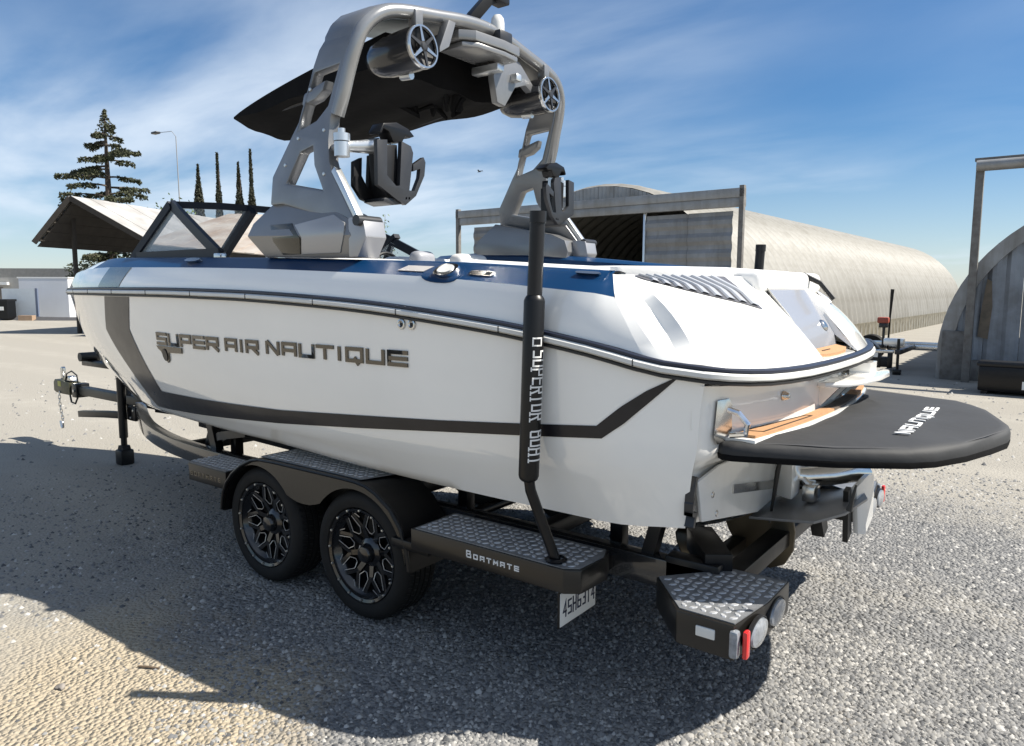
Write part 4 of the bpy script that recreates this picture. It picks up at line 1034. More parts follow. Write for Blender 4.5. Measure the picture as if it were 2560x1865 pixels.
# ---- transom hardware
for s in (-1,1):
    # tie-down eye in a polished pocket
    mb=MB(); x0=xw(1.02,1.3); 
    mb.prism([[(-1.06,1.40),(-1.00,1.40),(-.975,1.37),(-.975,1.28),(-1.0,1.235),(-1.05,1.225),(-1.08,1.26)]],lambda u,v:(xw(u,v)-.004,u*-s*-1 if s<0 else -u,v),lambda u,v:(xw(u,v)+.010,u if s<0 else -u,v)); ek=mb.obj('transom_eye_plate',M_STEEL,boat,bevel=.003)
    yc=s*1.025; mb=MB(); mb.tube([(2.0,yc-.03,1.37),(2.04,yc-.03,1.36),(2.075,yc-.025,1.32),(2.06,yc,1.275),(2.0,yc,1.265)],.012,8); mb.obj('transom_eye',M_CHROME,ek)
mb=MB(); mt=Matrix.Translation((xw(-.55,1.37),-.55,1.37))@Matrix.Rotation(R(90),4,'Y'); mb.lathe([(0,.03),(.012,.026),(.02,.01),(.022,0)],14,mt); mb.obj('transom_light',M_STEEL,boat)
# white transom shelf (remote pod) on brackets
sh=[(2.05,-.10),(2.12,-.12),(2.20,-.04),(2.25,.12),(2.275,.35),(2.275,.58),(2.25,.72),(2.19,.78),(2.05,.76)]
mb=MB(); mb.prism([sh],lambda u,v:(u,v,1.362),lambda u,v:(u,v,1.388)); sf=mb.obj('transom_shelf',M_GEL,boat,bevel=.012)
for y in (-.05,.2,.45,.68):
    mb=MB(); mb.prism([[(2.05,1.362),(2.17,1.362),(2.09,1.27),(2.05,1.27)]],lambda u,v:(u,y-.02,v),lambda u,v:(u,y+.02,v)); mb.obj('shelf_bracket',M_GEL,sf)
mb=MB(); mb.prism([[(2.1,.45),(2.2,.47),(2.2,.62),(2.1,.64)]],lambda u,v:(u,v,1.386),lambda u,v:(u+.02*(v-.55),v,1.44)); mb.obj('shelf_mount',M_GEL,sf)
mb=MB(); mb.tube([(2.06,.60,1.38),(2.09,.60,1.46),(2.06,.62,1.49)],.02,8); mb.obj('shelf_strut',M_GEL,sf)

# ---- swim platform with teak
def plat_outline(x_in,half,x_out,n=36,ex=.85):
    pts=[]
    for a in np.linspace(-math.pi/2,math.pi/2,n):
        c,s_=math.cos(a),math.sin(a); pts.append((x_in+(x_out-x_in)*abs(c)**ex,half*math.copysign(abs(s_)**ex,s_)))
    return pts
inn=[(xw(y,1.25)+.004,y) for y in np.linspace(.97,-.97,15)]
po=[(2.05,-.98),(2.30,-.87),(2.55,-.70),(2.73,-.42),(2.80,-.15),(2.81,0),(2.80,.15),(2.73,.42),(2.55,.70),(2.30,.87),(2.05,.98)]
mb=MB(); mb.prism([po+inn],lambda u,v:(u,v,1.170),lambda u,v:(u,v,1.210)); pf=mb.obj('swim_platform',M_GEL,boat,bevel=.012)
mb=MB(); st_o=[(2.175-.09*(abs(y)/1.0)**2,y) for y in np.linspace(-.99,.99,23)]; st_i=[(xw(y,1.25)-.03,y) for y in np.linspace(.99,-.99,23)]
mb.prism([st_o+st_i],lambda u,v:(u,v,1.215),lambda u,v:(u,v,1.250)); mb.obj('transom_step',M_GEL,boat,bevel=.008)
tk_out=[(2.09+.06*(1-(y/1.0)**2),y) for y in np.linspace(-1.02,1.02,21)]; tk_in=[(xw(y,1.25)+.012,y) for y in np.linspace(1.02,-1.02,21)]
def seg(a,b,m,nm):
    o=[(2.155-.085*(abs(y)/1.0)**2,y) for y in np.linspace(a,b,9)]; i=[(xw(y,1.25)+.014,y) for y in np.linspace(b,a,9)]
    mb=MB(); mb.prism([o+i],lambda u,v:(u,v,1.2505),lambda u,v:(u,v,1.262)); return mb.obj(nm,m,pf)
tp=seg(-.96,-.07,M_TEAK,'teak_pad'); seg(-.062,.16,M_TEAKD,'brown_pad'); seg(.168,.5,M_TEAKD,'brown_pad'); seg(.508,.96,M_TEAK,'teak_pad')
tri=[(2.005,-.88),(2.075,-.86),(2.125,-.35),(2.10,-.35),(2.005,-.88)]
mb=MB()
for a,b in zip(tri[:-1],tri[1:]):
    for q in stroke_quads([a,b],.007): mb.prism([[(c.x,c.y) for c in q]],lambda u,v:(u,v,1.2615),lambda u,v:(u,v,1.2640))
mb.obj('pad_groove',M_LINE,tp)

# ---- under the transom: running gear and surf plates
mb=MB(); rows=[]
lowp=[(-1.10,1.06,),]
mb.prism([[(-1.085,1.075),(-.86,1.10),(-.30,1.08),(.02,1.03),(.02,.80),(-.35,.775),(-1.03,.90)]],lambda u,v:(1.888,u,v),lambda u,v:(1.902,u,v)); wp=mb.obj('transom_panel',M_GREYT,boat,bevel=.004)
mirror_copy(wp,boat,'transom_panel')
mb=MB(); mb.prism([[(-.70,.985),(-.10,.88),(-.145,.845),(-.705,.945)]],lambda u,v:(1.9025,u,v),lambda u,v:(1.908,u,v)); mb.obj('panel_insert',M_STEEL,wp)
for (y,z) in ((-.93,.99),(-.88,.90),(-.5,.93)):
    mb=MB(); mb.lathe([(0,.004),(.012,.003),(.014,0)],12,Matrix.Translation((1.9025,y,z))@Matrix.Rotation(R(90),4,'Y')); mb.obj('panel_bolt',M_STEEL,wp)
mb=MB()
for q in stroke_quads([(-1.10,1.10),(-1.115,1.06),(-1.185,.99),(-1.13,.985),(-1.16,.955),(-1.10,.948),(-1.12,.90)],.018): mb.prism([[(a.x,a.y) for a in q]],lambda u,v:(1.868+.0*u,max(u,-1.135),v),lambda u,v:(1.905,max(u,-1.135),v))
mb.obj('corner_seam',M_SATIN,boat)
# tabs
mb=MB(); mb.prism([[(1.87,-.38),(1.87,.02),(1.95,.30),(2.22,.34),(2.28,.16),(2.25,-.16),(2.16,-.36)]],lambda u,v:(u,v,.742+.09*(u-1.87)),lambda u,v:(u,v,.755+.09*(u-1.87))); hg=mb.obj('centre_tab',mat('tab_grey',(.17,.172,.18),.35,.3),boat,bevel=.003)
mb=MB(); mb.box((2.02,-.06,.78),(2.08,.06,.86),.008); mb.tube([(1.90,0,.98),(2.05,0,.84)],.018,8); mb.obj('tab_actuator',M_STEEL,hg)
mb=MB(); mb.prism([[(1.90,-.10),(2.0,-.16),(2.0,-.01),(1.90,.05)]],lambda u,v:(u,v,.80),lambda u,v:(u,v,1.10)); mb.obj('platform_bracket',M_GEL,boat,bevel=.02)
mb=MB(); mb.tube([(1.905,-.06,.90),(1.925,-.06,.93),(1.925,.01,.93),(1.925,.01,.88),(1.91,-.05,.86)],.012,8,closed=True); mb.obj('ski_tow_eye',M_CHROME,boat)
# starboard surf plate hanging under the platform, on a thick pale arm
mb=MB(); mb.tube([(1.93,-.05,.90),(1.99,.04,.88),(2.08,.18,.87),(2.16,.34,.865),(2.20,.47,.84)],[.045,.05,.052,.05,.045],14); ar=mb.obj('surf_plate_arm',M_STEEL,boat)
mb=MB(); mb.prism([[(.10,.85),(.30,.88),(.49,.84),(.60,.72),(.69,.55),(.30,.56),(.16,.60)]],lambda u,v:(2.20+.03*math.sin(u*5),u,v),lambda u,v:(2.225+.03*math.sin(u*5),u,v)); sp=mb.obj('surf_plate',M_GREYT,boat,bevel=.006)
mb=MB(); mb.prism([[(.04,.84),(.10,.85),(.16,.60),(.08,.57)]],lambda u,v:(2.19,u,v),lambda u,v:(2.215,u,v)); mb.obj('surf_plate_seal',M_SEAL,sp)
mb=MB(); mb.tube([(1.95,.30,.80),(2.19,.33,.74)],.022,10); mb.obj('surf_plate_ram',M_SATIN,sp)
# rudder, shaft strut and propeller
mb=MB(); rp=[(1.52,.74),(1.95,.74),(1.985,.60),(1.98,.50),(1.94,.42),(1.87,.385),(1.78,.40),(1.70,.46),(1.64,.55),(1.60,.65)]
mb.prism([rp],lambda u,v:(u,-.014,v),lambda u,v:(u,.014,v)); mb.obj('rudder',M_PROP,boat,bevel=.005)
mb=MB(); mb.tube([(.55,0,.66),(1.40,0,.52)],.02,10); mb.prism([[(1.12,.70),(1.30,.70),(1.34,.535),(1.26,.53)]],lambda u,v:(u,-.012,v),lambda u,v:(u,.012,v)); mb.tube([(1.22,0,.55),(1.38,0,.523)],.035,12); mb.obj('shaft_strut',M_PROP,boat)
pr_=part_empty('propeller',boat,(1.44,0,.515))
mb=MB(); mb.lathe([(0,-.05),(.03,-.045),(.04,0),(.034,.05),(0,.07)],16,Matrix.Translation((1.44,0,.515))@Matrix.Rotation(R(90),4,'Y')); mb.obj('hub',M_PROP,pr_)
for k in range(4):
    a=R(28+90*k); rows=[]
    for r_,wd,tw in ((.03,.05,.9),(.08,.085,.7),(.14,.095,.5),(.175,.06,.42),(.19,.01,.4)):
        row=[]
        for q in (-1,-.5,0,.5,1):
            row.append((1.44+math.sin(tw)*q*wd*.8, r_*math.cos(a)-math.cos(tw)*q*wd*math.sin(a), .515+r_*math.sin(a)+math.cos(tw)*q*wd*math.cos(a)))
        rows.append(row)
    V,F=grid(rows); V2=[(x+.006,y,z) for x,y,z in V]; mb=MB(); mb.add(V,F); mb.add(V2,[tuple(reversed(f)) for f in F]); mb.obj('blade',M_PROP,pr_,fix=False)

# ---- windshield
FRM=[(-.028,-.016),(.028,-.016),(.028,.016),(-.028,.016)]
ws=part_empty('windshield',boat,(-2.3,0,2.0))
M_FRAME=mat('windshield_frame',(.010,.013,.020),.5,spec=.25)
Bp=Vector((-2.86,-.875,2.045)); Ap=Vector((-2.33,-.84,2.432)); Ep=Vector((-1.42,-1.03,2.03))
for s in (1,-1):
    f=lambda v:Vector((v.x,v.y*s,v.z))
    b,a,e=f(Bp),f(Ap),f(Ep)
    mb=MB(); mb.sweep([b,a],[(-.03,-.03),(.03,-.03),(.03,.03),(-.03,.03)],upv=(0,1,0)); mb.obj('corner_post',M_FRAME,ws)
    mb=MB(); mb.sweep([a,a.lerp(e,.5)+Vector((0,s*-.015,.012)),e],[(-.016,-.036),(.016,-.036),(.016,.036),(-.016,.036)]); mb.obj('side_rail',M_FRAME,ws)
    mb=MB(); mb.sweep([b,b.lerp(e,.5),e],[(-.018,-.03),(.018,-.03),(.018,.05),(-.018,.05)]); mb.obj('bottom_rail',M_FRAME,ws)
    n=Vector((0,s*.003,0)); mb=MB(); mb.add([b+n,a+n,e+n,b-n,a-n,e-n],[(0,1,2),(5,4,3),(0,3,4,1),(1,4,5,2),(2,5,3,0)]); mb.obj('side_pane',M_GLASS,ws,smooth=False)
    mb=MB(); mb.box((e.x-.05,e.y-.025,e.z-.03),(e.x+.03,e.y+.025,e.z+.02),.01); mb.obj('foot_bracket',M_STEEL,ws)
    # centre post beside the walk-through and front pane
    q0=Vector((-2.56,s*-.33,2.05)); q1=Vector((-2.05,s*-.36,2.42))
    mb=MB(); mb.sweep([q0,q1],[(-.036,-.025),(.036,-.025),(.036,.025),(-.036,.025)],upv=(0,1,0)); mb.obj('centre_post',M_FRAME,ws)
    qa=f(Vector((-2.86,-.875,2.05))); n=Vector((.003,0,.004)); b2,a2=b,a
    c0=Vector((-2.56,s*-.35*1,2.06)) if s>0 else Vector((-2.56,.35,2.06)); c1=Vector((-2.07,-.37*s,2.42))
    mb=MB(); mb.add([b2,a2,c1,c0,b2+n,a2+n,c1+n,c0+n],[(0,1,2,3),(7,6,5,4),(0,4,5,1),(1,5,6,2),(2,6,7,3),(3,7,4,0)]); mb.obj('front_pane',M_GLASS,ws,smooth=False)
hd=[Vector((-2.33,-.84,2.432)),Vector((-2.17,-.55,2.437)),Vector((-2.06,-.30,2.43)),Vector((-2.03,0,2.43)),Vector((-2.06,.30,2.43)),Vector((-2.17,.55,2.437)),Vector((-2.33,.84,2.432))]
mb=MB(); mb.sweep(hd,[(-.02,-.024),(.02,-.024),(.02,.024),(-.02,.024)]); mb.obj('header',M_FRAME,ws)
for s in (-1,1):
    mb=MB(); mb.tube([(-2.22,s*.12,2.05),(-2.28,s*.13,2.22),(-2.30,s*.10,2.27)],.008,6); mb.obj('latch_rod',M_WHITE,ws)
# far side strut
mb=MB(); mb.sweep([(-2.27,.95,2.04),(-1.83,.96,2.29)],[(-.02,-.035),(.02,-.035),(.02,.035),(-.02,.035)],upv=(0,1,0)); mb.sweep([(-2.0,.95,2.04),(-1.86,.96,2.26)],[(-.015,-.025),(.015,-.025),(.015,.025),(-.015,.025)],upv=(0,1,0)); mb.obj('helm_strut',M_FRAME,ws)

# ---------------------------------------------------------------- tower
tw=part_empty('tower',boat,(-.35,0,2.1))
def legy(z): return float(np.interp(z,[1.9,2.13,2.77,3.15,3.31],[-1.14,-1.115,-1.03,-.995,-.90]))
leg_out=[(-.735,2.30),(-.738,2.463),(-.58,2.69),(-.528,2.76),(-.476,2.894),(-.426,3.043),(-.385,3.125),(-.355,3.175),(-.12,3.175),(-.136,3.12),(-.159,3.06),(-.18,2.965),(-.209,2.863),(-.235,2.795),(-.255,2.743),(-.258,2.624),(-.238,2.511),(-.205,2.44),(.03,2.14),(-.06,2.12),(-.20,2.20),(-.62,2.30)]
win1=[(-.388,2.605),(-.496,2.58),(-.600,2.415),(-.275,2.355),(-.365,2.496)]
win2=[(-.412,3.005),(-.208,3.02),(-.285,2.81),(-.375,2.742),(-.525,2.705),(-.495,2.80)]
fin=[(-.50,2.905),(-.315,2.955),(-.335,2.90),(-.40,2.86),(-.515,2.84)]
TK=.036
for s in (1,-1):
    mb=MB(); mb.prism([leg_out,win1,win2],lambda u,v:(u,s*(legy(v)-TK),v),lambda u,v:(u,s*(legy(v)+TK),v))
    mb.prism([fin],lambda u,v:(u,s*(legy(v)-.035),v),lambda u,v:(u,s*(legy(v)+.035),v))
    lg=mb.obj('leg',M_TOWER,tw,bevel=.014,ang=40)
    # warning label and bolts on the rear tube
    mb=MB(); V=[]
    for z in (2.83,2.93,3.02): 
        x=float(np.interp(z,[2.795,2.863,2.965,3.06],[-.235,-.209,-.18,-.159])); V.append([(x+.002,s*(legy(z)-.030),z),(x+.002,s*(legy(z)+.030),z)])
    VV,FF=grid(V); VV=[(x+.004,y,z) for x,y,z in VV]; mb.add(VV,FF); mb.obj('warning_label',mat('label_white',(.66,.66,.64),.5),lg,fix=False)
    mb=MB(); x=-.152; mb.add([(x+.004,s*(legy(3.025)-.03),3.022),(x+.004,s*(legy(3.025)+.03),3.022),(x+.009,s*(legy(3.04)+.03),3.045),(x+.009,s*(legy(3.04)-.03),3.045)],[(0,1,2,3)]); mb.obj('label_band',mat('label_orange',(.62,.20,.03),.5),lg,fix=False)
    for (bx,bz) in ((-.62,2.52),(-.52,2.66),(-.30,2.68),(-.27,2.44),(-.44,2.92)):
        mb=MB(); mb.lathe([(0,.006),(.009,.005),(.011,0)],10,Matrix.Translation((bx,s*(legy(bz)-TK),bz))@Matrix.Rotation(R(90*s),4,'X')); mb.obj('bolt',M_BOLT,lg)
    # strut running aft down to the pivot foot
    mb=MB(); mb.sweep([(-.20,s*-1.085,2.46),(-.09,s*-1.10,2.32),(.035,s*-1.118,2.155)],[(-.018,-.022),(.018,-.022),(.018,.022),(-.018,.022)],upv=(0,1,0)); mb.obj('strut',M_ALU,tw,bevel=.004)
    # foot pod
    O=[(-.69,2.335),(-.88,2.20),(-.905,2.127),(-.78,2.005),(-.04,1.985),(.0,2.10),(-.03,2.185),(-.15,2.235)]
    def pod_y(u,v,inner):
        ty=np.interp(v,[1.95,2.12,2.34],[1.125,1.175,1.10]); return s*-(ty if not inner else .93)
    mb=MB(); mb.prism([O],lambda u,v:(u,pod_y(u,v,False),v),lambda u,v:(u,pod_y(u,v,True),v)); pd=mb.obj('foot_pod',M_POD,tw,bevel=.006,ang=18)
    def onpod(u,v,o): return (u,s*-(float(np.interp(v,[1.95,2.12,2.34],[1.125,1.175,1.10]))+o),v)
    mb=MB(); mb.prism([[(-.47,2.175),(-.15,2.215),(-.045,2.165),(-.045,2.10),(-.105,2.01),(-.43,2.01),(-.395,2.10)]],lambda u,v:onpod(u,v,-.005),lambda u,v:onpod(u,v,.008)); mb.obj('pod_panel',mat('pod_light_panel',(.36,.36,.365),.24,.35),pd,bevel=.005)
    mb=MB(); mb.prism([[(-.70,2.185),(-.50,2.185),(-.412,2.098),(-.445,2.012),(-.60,2.012),(-.66,2.09)]],lambda u,v:onpod(u,v,-.005),lambda u,v:onpod(u,v,.006)); mb.obj('smoked_window',M_SMOKE,pd,bevel=.003)
    # pivot bracket behind the pod
    mb=MB(); mb.prism([[(-.02,2.19),(.095,2.18),(.115,2.086),(.05,1.985),(-.02,1.985)]],lambda u,v:(u,s*-1.165,v),lambda u,v:(u,s*-1.02,v)); mb.obj('pivot_block',mat('pivot_silver',(.36,.36,.37),.35,.5),tw,bevel=.008)
    mb=MB(); mb.tube([(.07,s*-1.19,2.17),(.07,s*-1.03,2.17)],.028,12); mb.obj('pivot_pin',M_SATIN,tw)
# arch over the top
half=[(-.225,-.995,3.13),(-.222,-.985,3.19),(-.21,-.955,3.25),(-.19,-.90,3.30),(-.175,-.82,3.335),(-.165,-.70,3.36),(-.16,-.50,3.39),(-.155,-.25,3.43),(-.155,0,3.447)]
path=half+[(x,-y,z) for x,y,z in reversed(half[:-1])]
rows=[]; prof=[(-.155,-.022),(-.12,-.032),(.06,-.034),(.12,-.030),(.125,.020),(.09,.030),(-.12,.030),(-.155,.018)]
for i,(x,y,z) in enumerate(path):
    a=Vector(path[max(0,i-1)]); b=Vector(path[min(len(path)-1,i+1)]); d=(b-a); d.x=0; d.normalize(); n=Vector((0,-d.z,d.y))
    wsc=.88+.12*min(1,abs(1-abs(i-8)/8)*2.5)
    ext=.26*max(0,min(1,(5.2-abs(i-8))/2.6))
    rows.append([tuple(Vector((x+(px_*wsc if px_>0 else px_*wsc-ext),y,z))+n*pn) for px_,pn in prof])
V,F=grid(rows,closed=True); mesh('arch_beam',V,F,M_TOWER,tw,True,40,fix=True)
tb_=[(-.245,-1.03,2.76),(-.205,-1.02,2.87),(-.175,-1.008,2.98),(-.140,-.995,3.09),(-.112,-.97,3.185),(-.088,-.915,3.262),(-.068,-.82,3.322),(-.052,-.67,3.358),(-.042,-.45,3.393),(-.035,-.2,3.433),(-.033,0,3.447)]
full=tb_+[(x,-y,z) for x,y,z in reversed(tb_[:-1])]; P_=np.array(full); tq=np.linspace(0,1,len(P_)); sm=[tuple(float(_hermite(tq,P_[:,k],q)) for k in range(3)) for q in np.linspace(0,1,81)]
mb=MB(); mb.tube(sm,.040,14); mb.obj('arch_tube',mat('tower_tube',(.30,.305,.31),.26,.55,vary=.1,vscale=5),tw,ang=60)
# centre light box and tow mount under the beam, lens and mast above
mb=MB(); mb.prism([[(-.02,-.28),(.05,-.20),(.08,.05),(.07,.22),(-.25,.25),(-.28,-.28)]],lambda u,v:(u,v,3.31-.0*u),lambda u,v:(u,v,3.37)); mb.obj('light_box',M_POD,tw,bevel=.012)
mb=MB(); mb.prism([[(-.01,-.26),(.05,-.18),(.078,.05),(.068,.2),(-.2,.2),(-.2,-.25)]],lambda u,v:(u,v,3.272),lambda u,v:(u,v,3.303)); mb.obj('light_bar_lens',M_POD,tw,bevel=.01)
mb=MB(); mb.lathe([(.045,0),(.045,.06),(.04,.09),(.025,.11),(0,.118)],20,Matrix.Translation((-.02,.10,3.44))); mb.obj('anchor_light',M_CLEAR,tw)
mb=MB(); mb.box((-.07,.04,3.37),(.05,.17,3.445),.012); mb.obj('anchor_base',M_SATIN,tw)
mb=MB(); mb.sweep([(-.20,-.04,3.44),(-.16,.02,3.55),(-.11,.10,3.66),(-.10,.17,3.70)],[(-.03,-.03),(.03,-.03),(.035,.03),(-.035,.03)],upv=(1,0,0)); mb.obj('mirror_arm',M_BLKP,tw,bevel=.006)
mb=MB(); mb.box((-.14,.14,3.66),(-.04,.26,3.73),.012); mb.obj('mirror_head',M_BLKP,tw)
# folded bracket plates under the starboard side
mb=MB(); mb.prism([[(.12,3.36),(.38,3.335),(.62,3.16),(.60,3.13),(.45,3.20),(.33,3.16),(.22,3.02),(.14,3.03),(.10,3.18)]],lambda u,v:(-.10,u,v),lambda u,v:(-.05,u,v)); mb.obj('fold_bracket',M_TOWER,tw,bevel=.006)
mb=MB(); mb.box((-.20,.05,3.20),(.02,.12,3.25),.01); mb.obj('bracket_bar',M_ALU,tw)
mb=MB(); mb.box((-.2,.28,3.19),(-.0,.34,3.24),.01); mb.obj('bracket_bar',M_ALU,tw)
mb=MB(); mb.prism([[(-.42,3.37),(-.36,3.37),(-.42,3.22),(-.50,3.17),(-.50,3.20)]],lambda u,v:(-.03,u,v),lambda u,v:(.03,u,v)); mb.obj('speaker_bracket',M_POD,tw,bevel=.004)

# ---- speakers
def speaker(s):
    sp=part_empty('tower_speaker',boat,(.02,s*.634,3.17))
    mt=Matrix.Translation((.02,s*.634,3.168))@Matrix.Rotation(R(-3),4,'Y')@Matrix.Rotation(R(90),4,'Y')
    mb=MB(); mb.lathe([(0,-.42),(.03,-.418),(.065,-.395),(.095,-.34),(.112,-.25),(.118,-.12),(.118,0),(.108,.002),(.105,-.03)],36,mt); mb.obj('can',mat('speaker_can',(.02,.02,.022),.25,coat=.4),sp)
    mb=MB(); mb.lathe([(.102,.0),(.106,.012),(.116,.012),(.121,0),(.119,-.012)],36,mt); mb.obj('ring',M_STEEL,sp)
    mb=MB(); mb.lathe([(0,-.035),(.05,-.02),(.1,-.008)],32,mt); mb.obj('cone',M_BLKP,sp)
    mb=MB(); mb.lathe([(0,.022),(.02,.020),(.03,.010),(.032,-.01)],20,mt); mb.obj('horn',M_SATIN,sp)
    for k in range(6):
        a=R(60*k+12); mb=MB(); c,sn=math.cos(a),math.sin(a)
        for (r0,r1,w0,w1) in ((.028,.106,.011,.006),):
            pts=[(r0*c-w0*sn,r0*sn+w0*c),(r0*c+w0*sn,r0*sn-w0*c),(r1*c+w1*sn,r1*sn-w1*c),(r1*c-w1*sn,r1*sn+w1*c)]
            mb.prism([pts],lambda u,v:tuple(mt@Vector((u,v,.004))),lambda u,v:tuple(mt@Vector((u,v,.014))))
        mb.obj('grille_spoke',M_STEEL if k%2 else M_SATIN,sp,smooth=False)
    mb=MB(); mb.box((-.06,s*.634-.03,3.28),(.0,s*.634+.03,3.37),.006); mb.obj('mount',M_POD,sp)
    mb=MB(); mb.tube([(-.18,s*.60,3.045),(-.10,s*.60,3.04)],.022,10); mb.obj('strobe',M_ALU,sp)
speaker(-1); speaker(1)

# ---- board racks, folded inwards
def rack(s):
    rk=part_empty('board_rack',boat,(-.15,s*1.07,2.6)); g=lambda x,y,z:(x,-s*y,z)    # y given for port (negative)
    def fork(name,x,pts,m,hol=()):
        mb=MB(); mb.prism([pts]+list(hol),lambda u,v:g(x-.014,u,v),lambda u,v:g(x+.014,u,v)); return mb.obj(name,m,rk,bevel=.005,ang=40)
    ff=[(-.982,2.609),(-.908,2.621),(-.913,2.433),(-.844,2.382),(-.818,2.389),(-.80,2.629),(-.728,2.613),(-.711,2.578),(-.745,2.37),(-.705,2.37),(-.663,2.449),(-.655,2.50),(-.712,2.478),(-.712,2.515),(-.627,2.567),(-.612,2.54),(-.622,2.465),(-.692,2.345),(-.774,2.287),(-.839,2.309),(-.982,2.376)]
    holes=[[(-.775,2.330),(-.762,2.331),(-.764,2.318),(-.777,2.317)],[(-.752,2.332),(-.739,2.333),(-.741,2.320),(-.754,2.319)]]
    fork('front_fork',0.0,ff,M_SATIN,holes)
    rf=[(-1.0,2.51),(-.94,2.54),(-.945,2.44),(-.90,2.375),(-.885,2.56),(-.825,2.565),(-.83,2.41),(-.70,2.335),(-.84,2.285),(-.945,2.312),(-1.005,2.38)]
    fork('rear_fork',-.165,rf,M_BLKP)
    mb=MB(); mb.prism([[(-.90,2.60),(-.80,2.615),(-.79,2.32),(-.88,2.31)]],lambda u,v:g(-.15,u,v),lambda u,v:g(-.02,u,v)); mb.obj('pylon',M_BLKP,rk,bevel=.008)
    mb=MB(); mb.prism([[(-.92,2.315),(-.78,2.325),(-.79,2.29),(-.86,2.28),(-.93,2.295)]],lambda u,v:g(-.16,u,v),lambda u,v:g(.0,u,v)); mb.obj('base_block',M_SATIN,rk,bevel=.006)
    # winged clamp knob
    mb=MB(); mb.prism([[(-.93,2.665),(-.90,2.715),(-.80,2.735),(-.71,2.715),(-.66,2.68),(-.70,2.665),(-.735,2.672),(-.76,2.63),(-.83,2.625),(-.86,2.675),(-.90,2.685),(-.915,2.655)]],lambda u,v:g(-.115,u,v),lambda u,v:g(-.02,u,v)); mb.obj('clamp_knob',M_BLACK,rk,bevel=.010)
    mb=MB(); mb.tube([g(-.07,-.795,2.56),g(-.07,-.795,2.68)],.02,10); mb.obj('knob_stem',M_STEEL,rk)
    mb=MB(); mb.tube([g(-.16,-1.075,2.525),g(-.16,-1.075,2.60)],.042,18); mb.tube([g(-.16,-1.075,2.605),g(-.16,-1.075,2.645)],.044,18); mb.tube([g(-.16,-1.075,2.645),g(-.16,-1.075,2.672)],.020,12); mb.obj('pivot',M_ALU,rk,ang=40)
    mb=MB(); mb.tube([g(-.16,-1.03,2.585),g(-.13,-.97,2.59),g(-.08,-.88,2.60)],[.03,.034,.045],14); mb.obj('arm',M_ALU,rk)
    mb=MB(); mb.tube([g(-.24,-1.05,2.58),g(-.16,-1.07,2.58)],.03,10); mb.obj('leg_lug',M_TOWER,rk)
rack(1); rack(-1)

# ---- folded black bimini in front of the arch
rows=[]
nx=22; ny=17
def bim(u,v,low):
    # u 0 front .. 1 aft ; v -1..1 across
    x=-1.97+1.66*u+.05*math.cos(v*math.pi/2)*0
    hw=.60*(1-.10*(1-u)**3); y=v*hw; x-= .05*(1-abs(v)**3)*(1-u)
    crown=.03*(1-v*v); zt=3.065+.255*u**.85+crown
    zb=3.035+.095*u-.045*(1-v*v)*(1-.3*u)+.010*math.sin(u*15+v*5)+.008*math.sin(v*11+u*7)
    return (x,y,zb if low else zt)
top=[[bim(u,v,False) for v in np.linspace(-1,1,ny)] for u in np.linspace(0,1,nx)]
bot=[[bim(u,v,True) for v in np.linspace(-1,1,ny)] for u in np.linspace(0,1,nx)]
mb=MB(); V,F=grid(top); mb.add(V,F); V,F=grid(bot); mb.add(V,[tuple(reversed(f)) for f in F])
def edge(a,b): V,F=grid([a,b]); mb.add(V,F)
edge(top[0],bot[0]); edge(bot[-1],top[-1]); edge([r[0] for r in bot],[r[0] for r in top]); edge([r[-1] for r in top],[r[-1] for r in bot])
bi=mb.obj('bimini_cover',M_FABR,boat,ang=60)
for y in (-.5,.5):
    mb=MB(); mb.tube([(-.30,y,3.20),(-1.0,y*.98,3.09),(-1.85,y*.95,3.045)],.014,8); mb.obj('bimini_bow',M_SATIN,bi)
mb=MB(); rs=random.Random(8)
for k in range(9):
    u=rs.uniform(.78,1.0); v=rs.uniform(-.2,.6); q=bim(u,v,True); mb.tube([(q[0],q[1],q[2]+.03),(q[0]+rs.uniform(-.06,.06),q[1]+rs.uniform(-.08,.08),q[2]-rs.uniform(.02,.07)),(q[0]+rs.uniform(-.1,.1),q[1]+rs.uniform(-.12,.12),q[2]+.02)],rs.uniform(.012,.03),6)
mb.obj('bundled_straps',M_FABR,bi)

# ================================================================ the boat's trailer
tr=thing('boat_trailer',(-1.2,0,0),'black tandem-axle trailer with black wheels carrying the white boat','trailer')
for s in (-1,1):
    pth=[(1.86,s*.80,.565),(.6,s*.80,.565),(-1.2,s*.80,.565),(-1.9,s*.79,.56),(-2.5,s*.735,.555),(-3.0,s*.64,.55),(-3.5,s*.50,.55),(-3.9,s*.35,.56),(-4.25,s*.20,.58),(-4.5,s*.09,.60)]
    # smooth the path
    P=np.array(pth); t=np.linspace(0,1,len(P)); tt=np.linspace(0,1,48); sm=[tuple(float(_hermite(t,P[:,k],q)) for k in range(3)) for q in tt]
    mb=MB(); mb.sweep(sm,[(-.045,-.065),(.045,-.065),(.045,.065),(-.045,.065)]); mb.obj('frame_rail',mat('rail_gloss',(.03,.031,.033),.16,.4,coat=.6),tr,bevel=.006)
mb=MB(); mb.box((-6.25,-.05,.595),(-4.1,.05,.69),.008); mb.obj('tongue',mat('tongue_dark',(.03,.03,.026),.4,.3,vary=.4,vscale=10),tr)
for x in (1.70,.75,-.44,-1.75,-2.9):
    w=.78 if x>-2 else .62
    mb=MB(); mb.box((x-.04,-w,.43),(x+.04,w,.52),.008); mb.obj('cross_member',M_BLACK,tr)
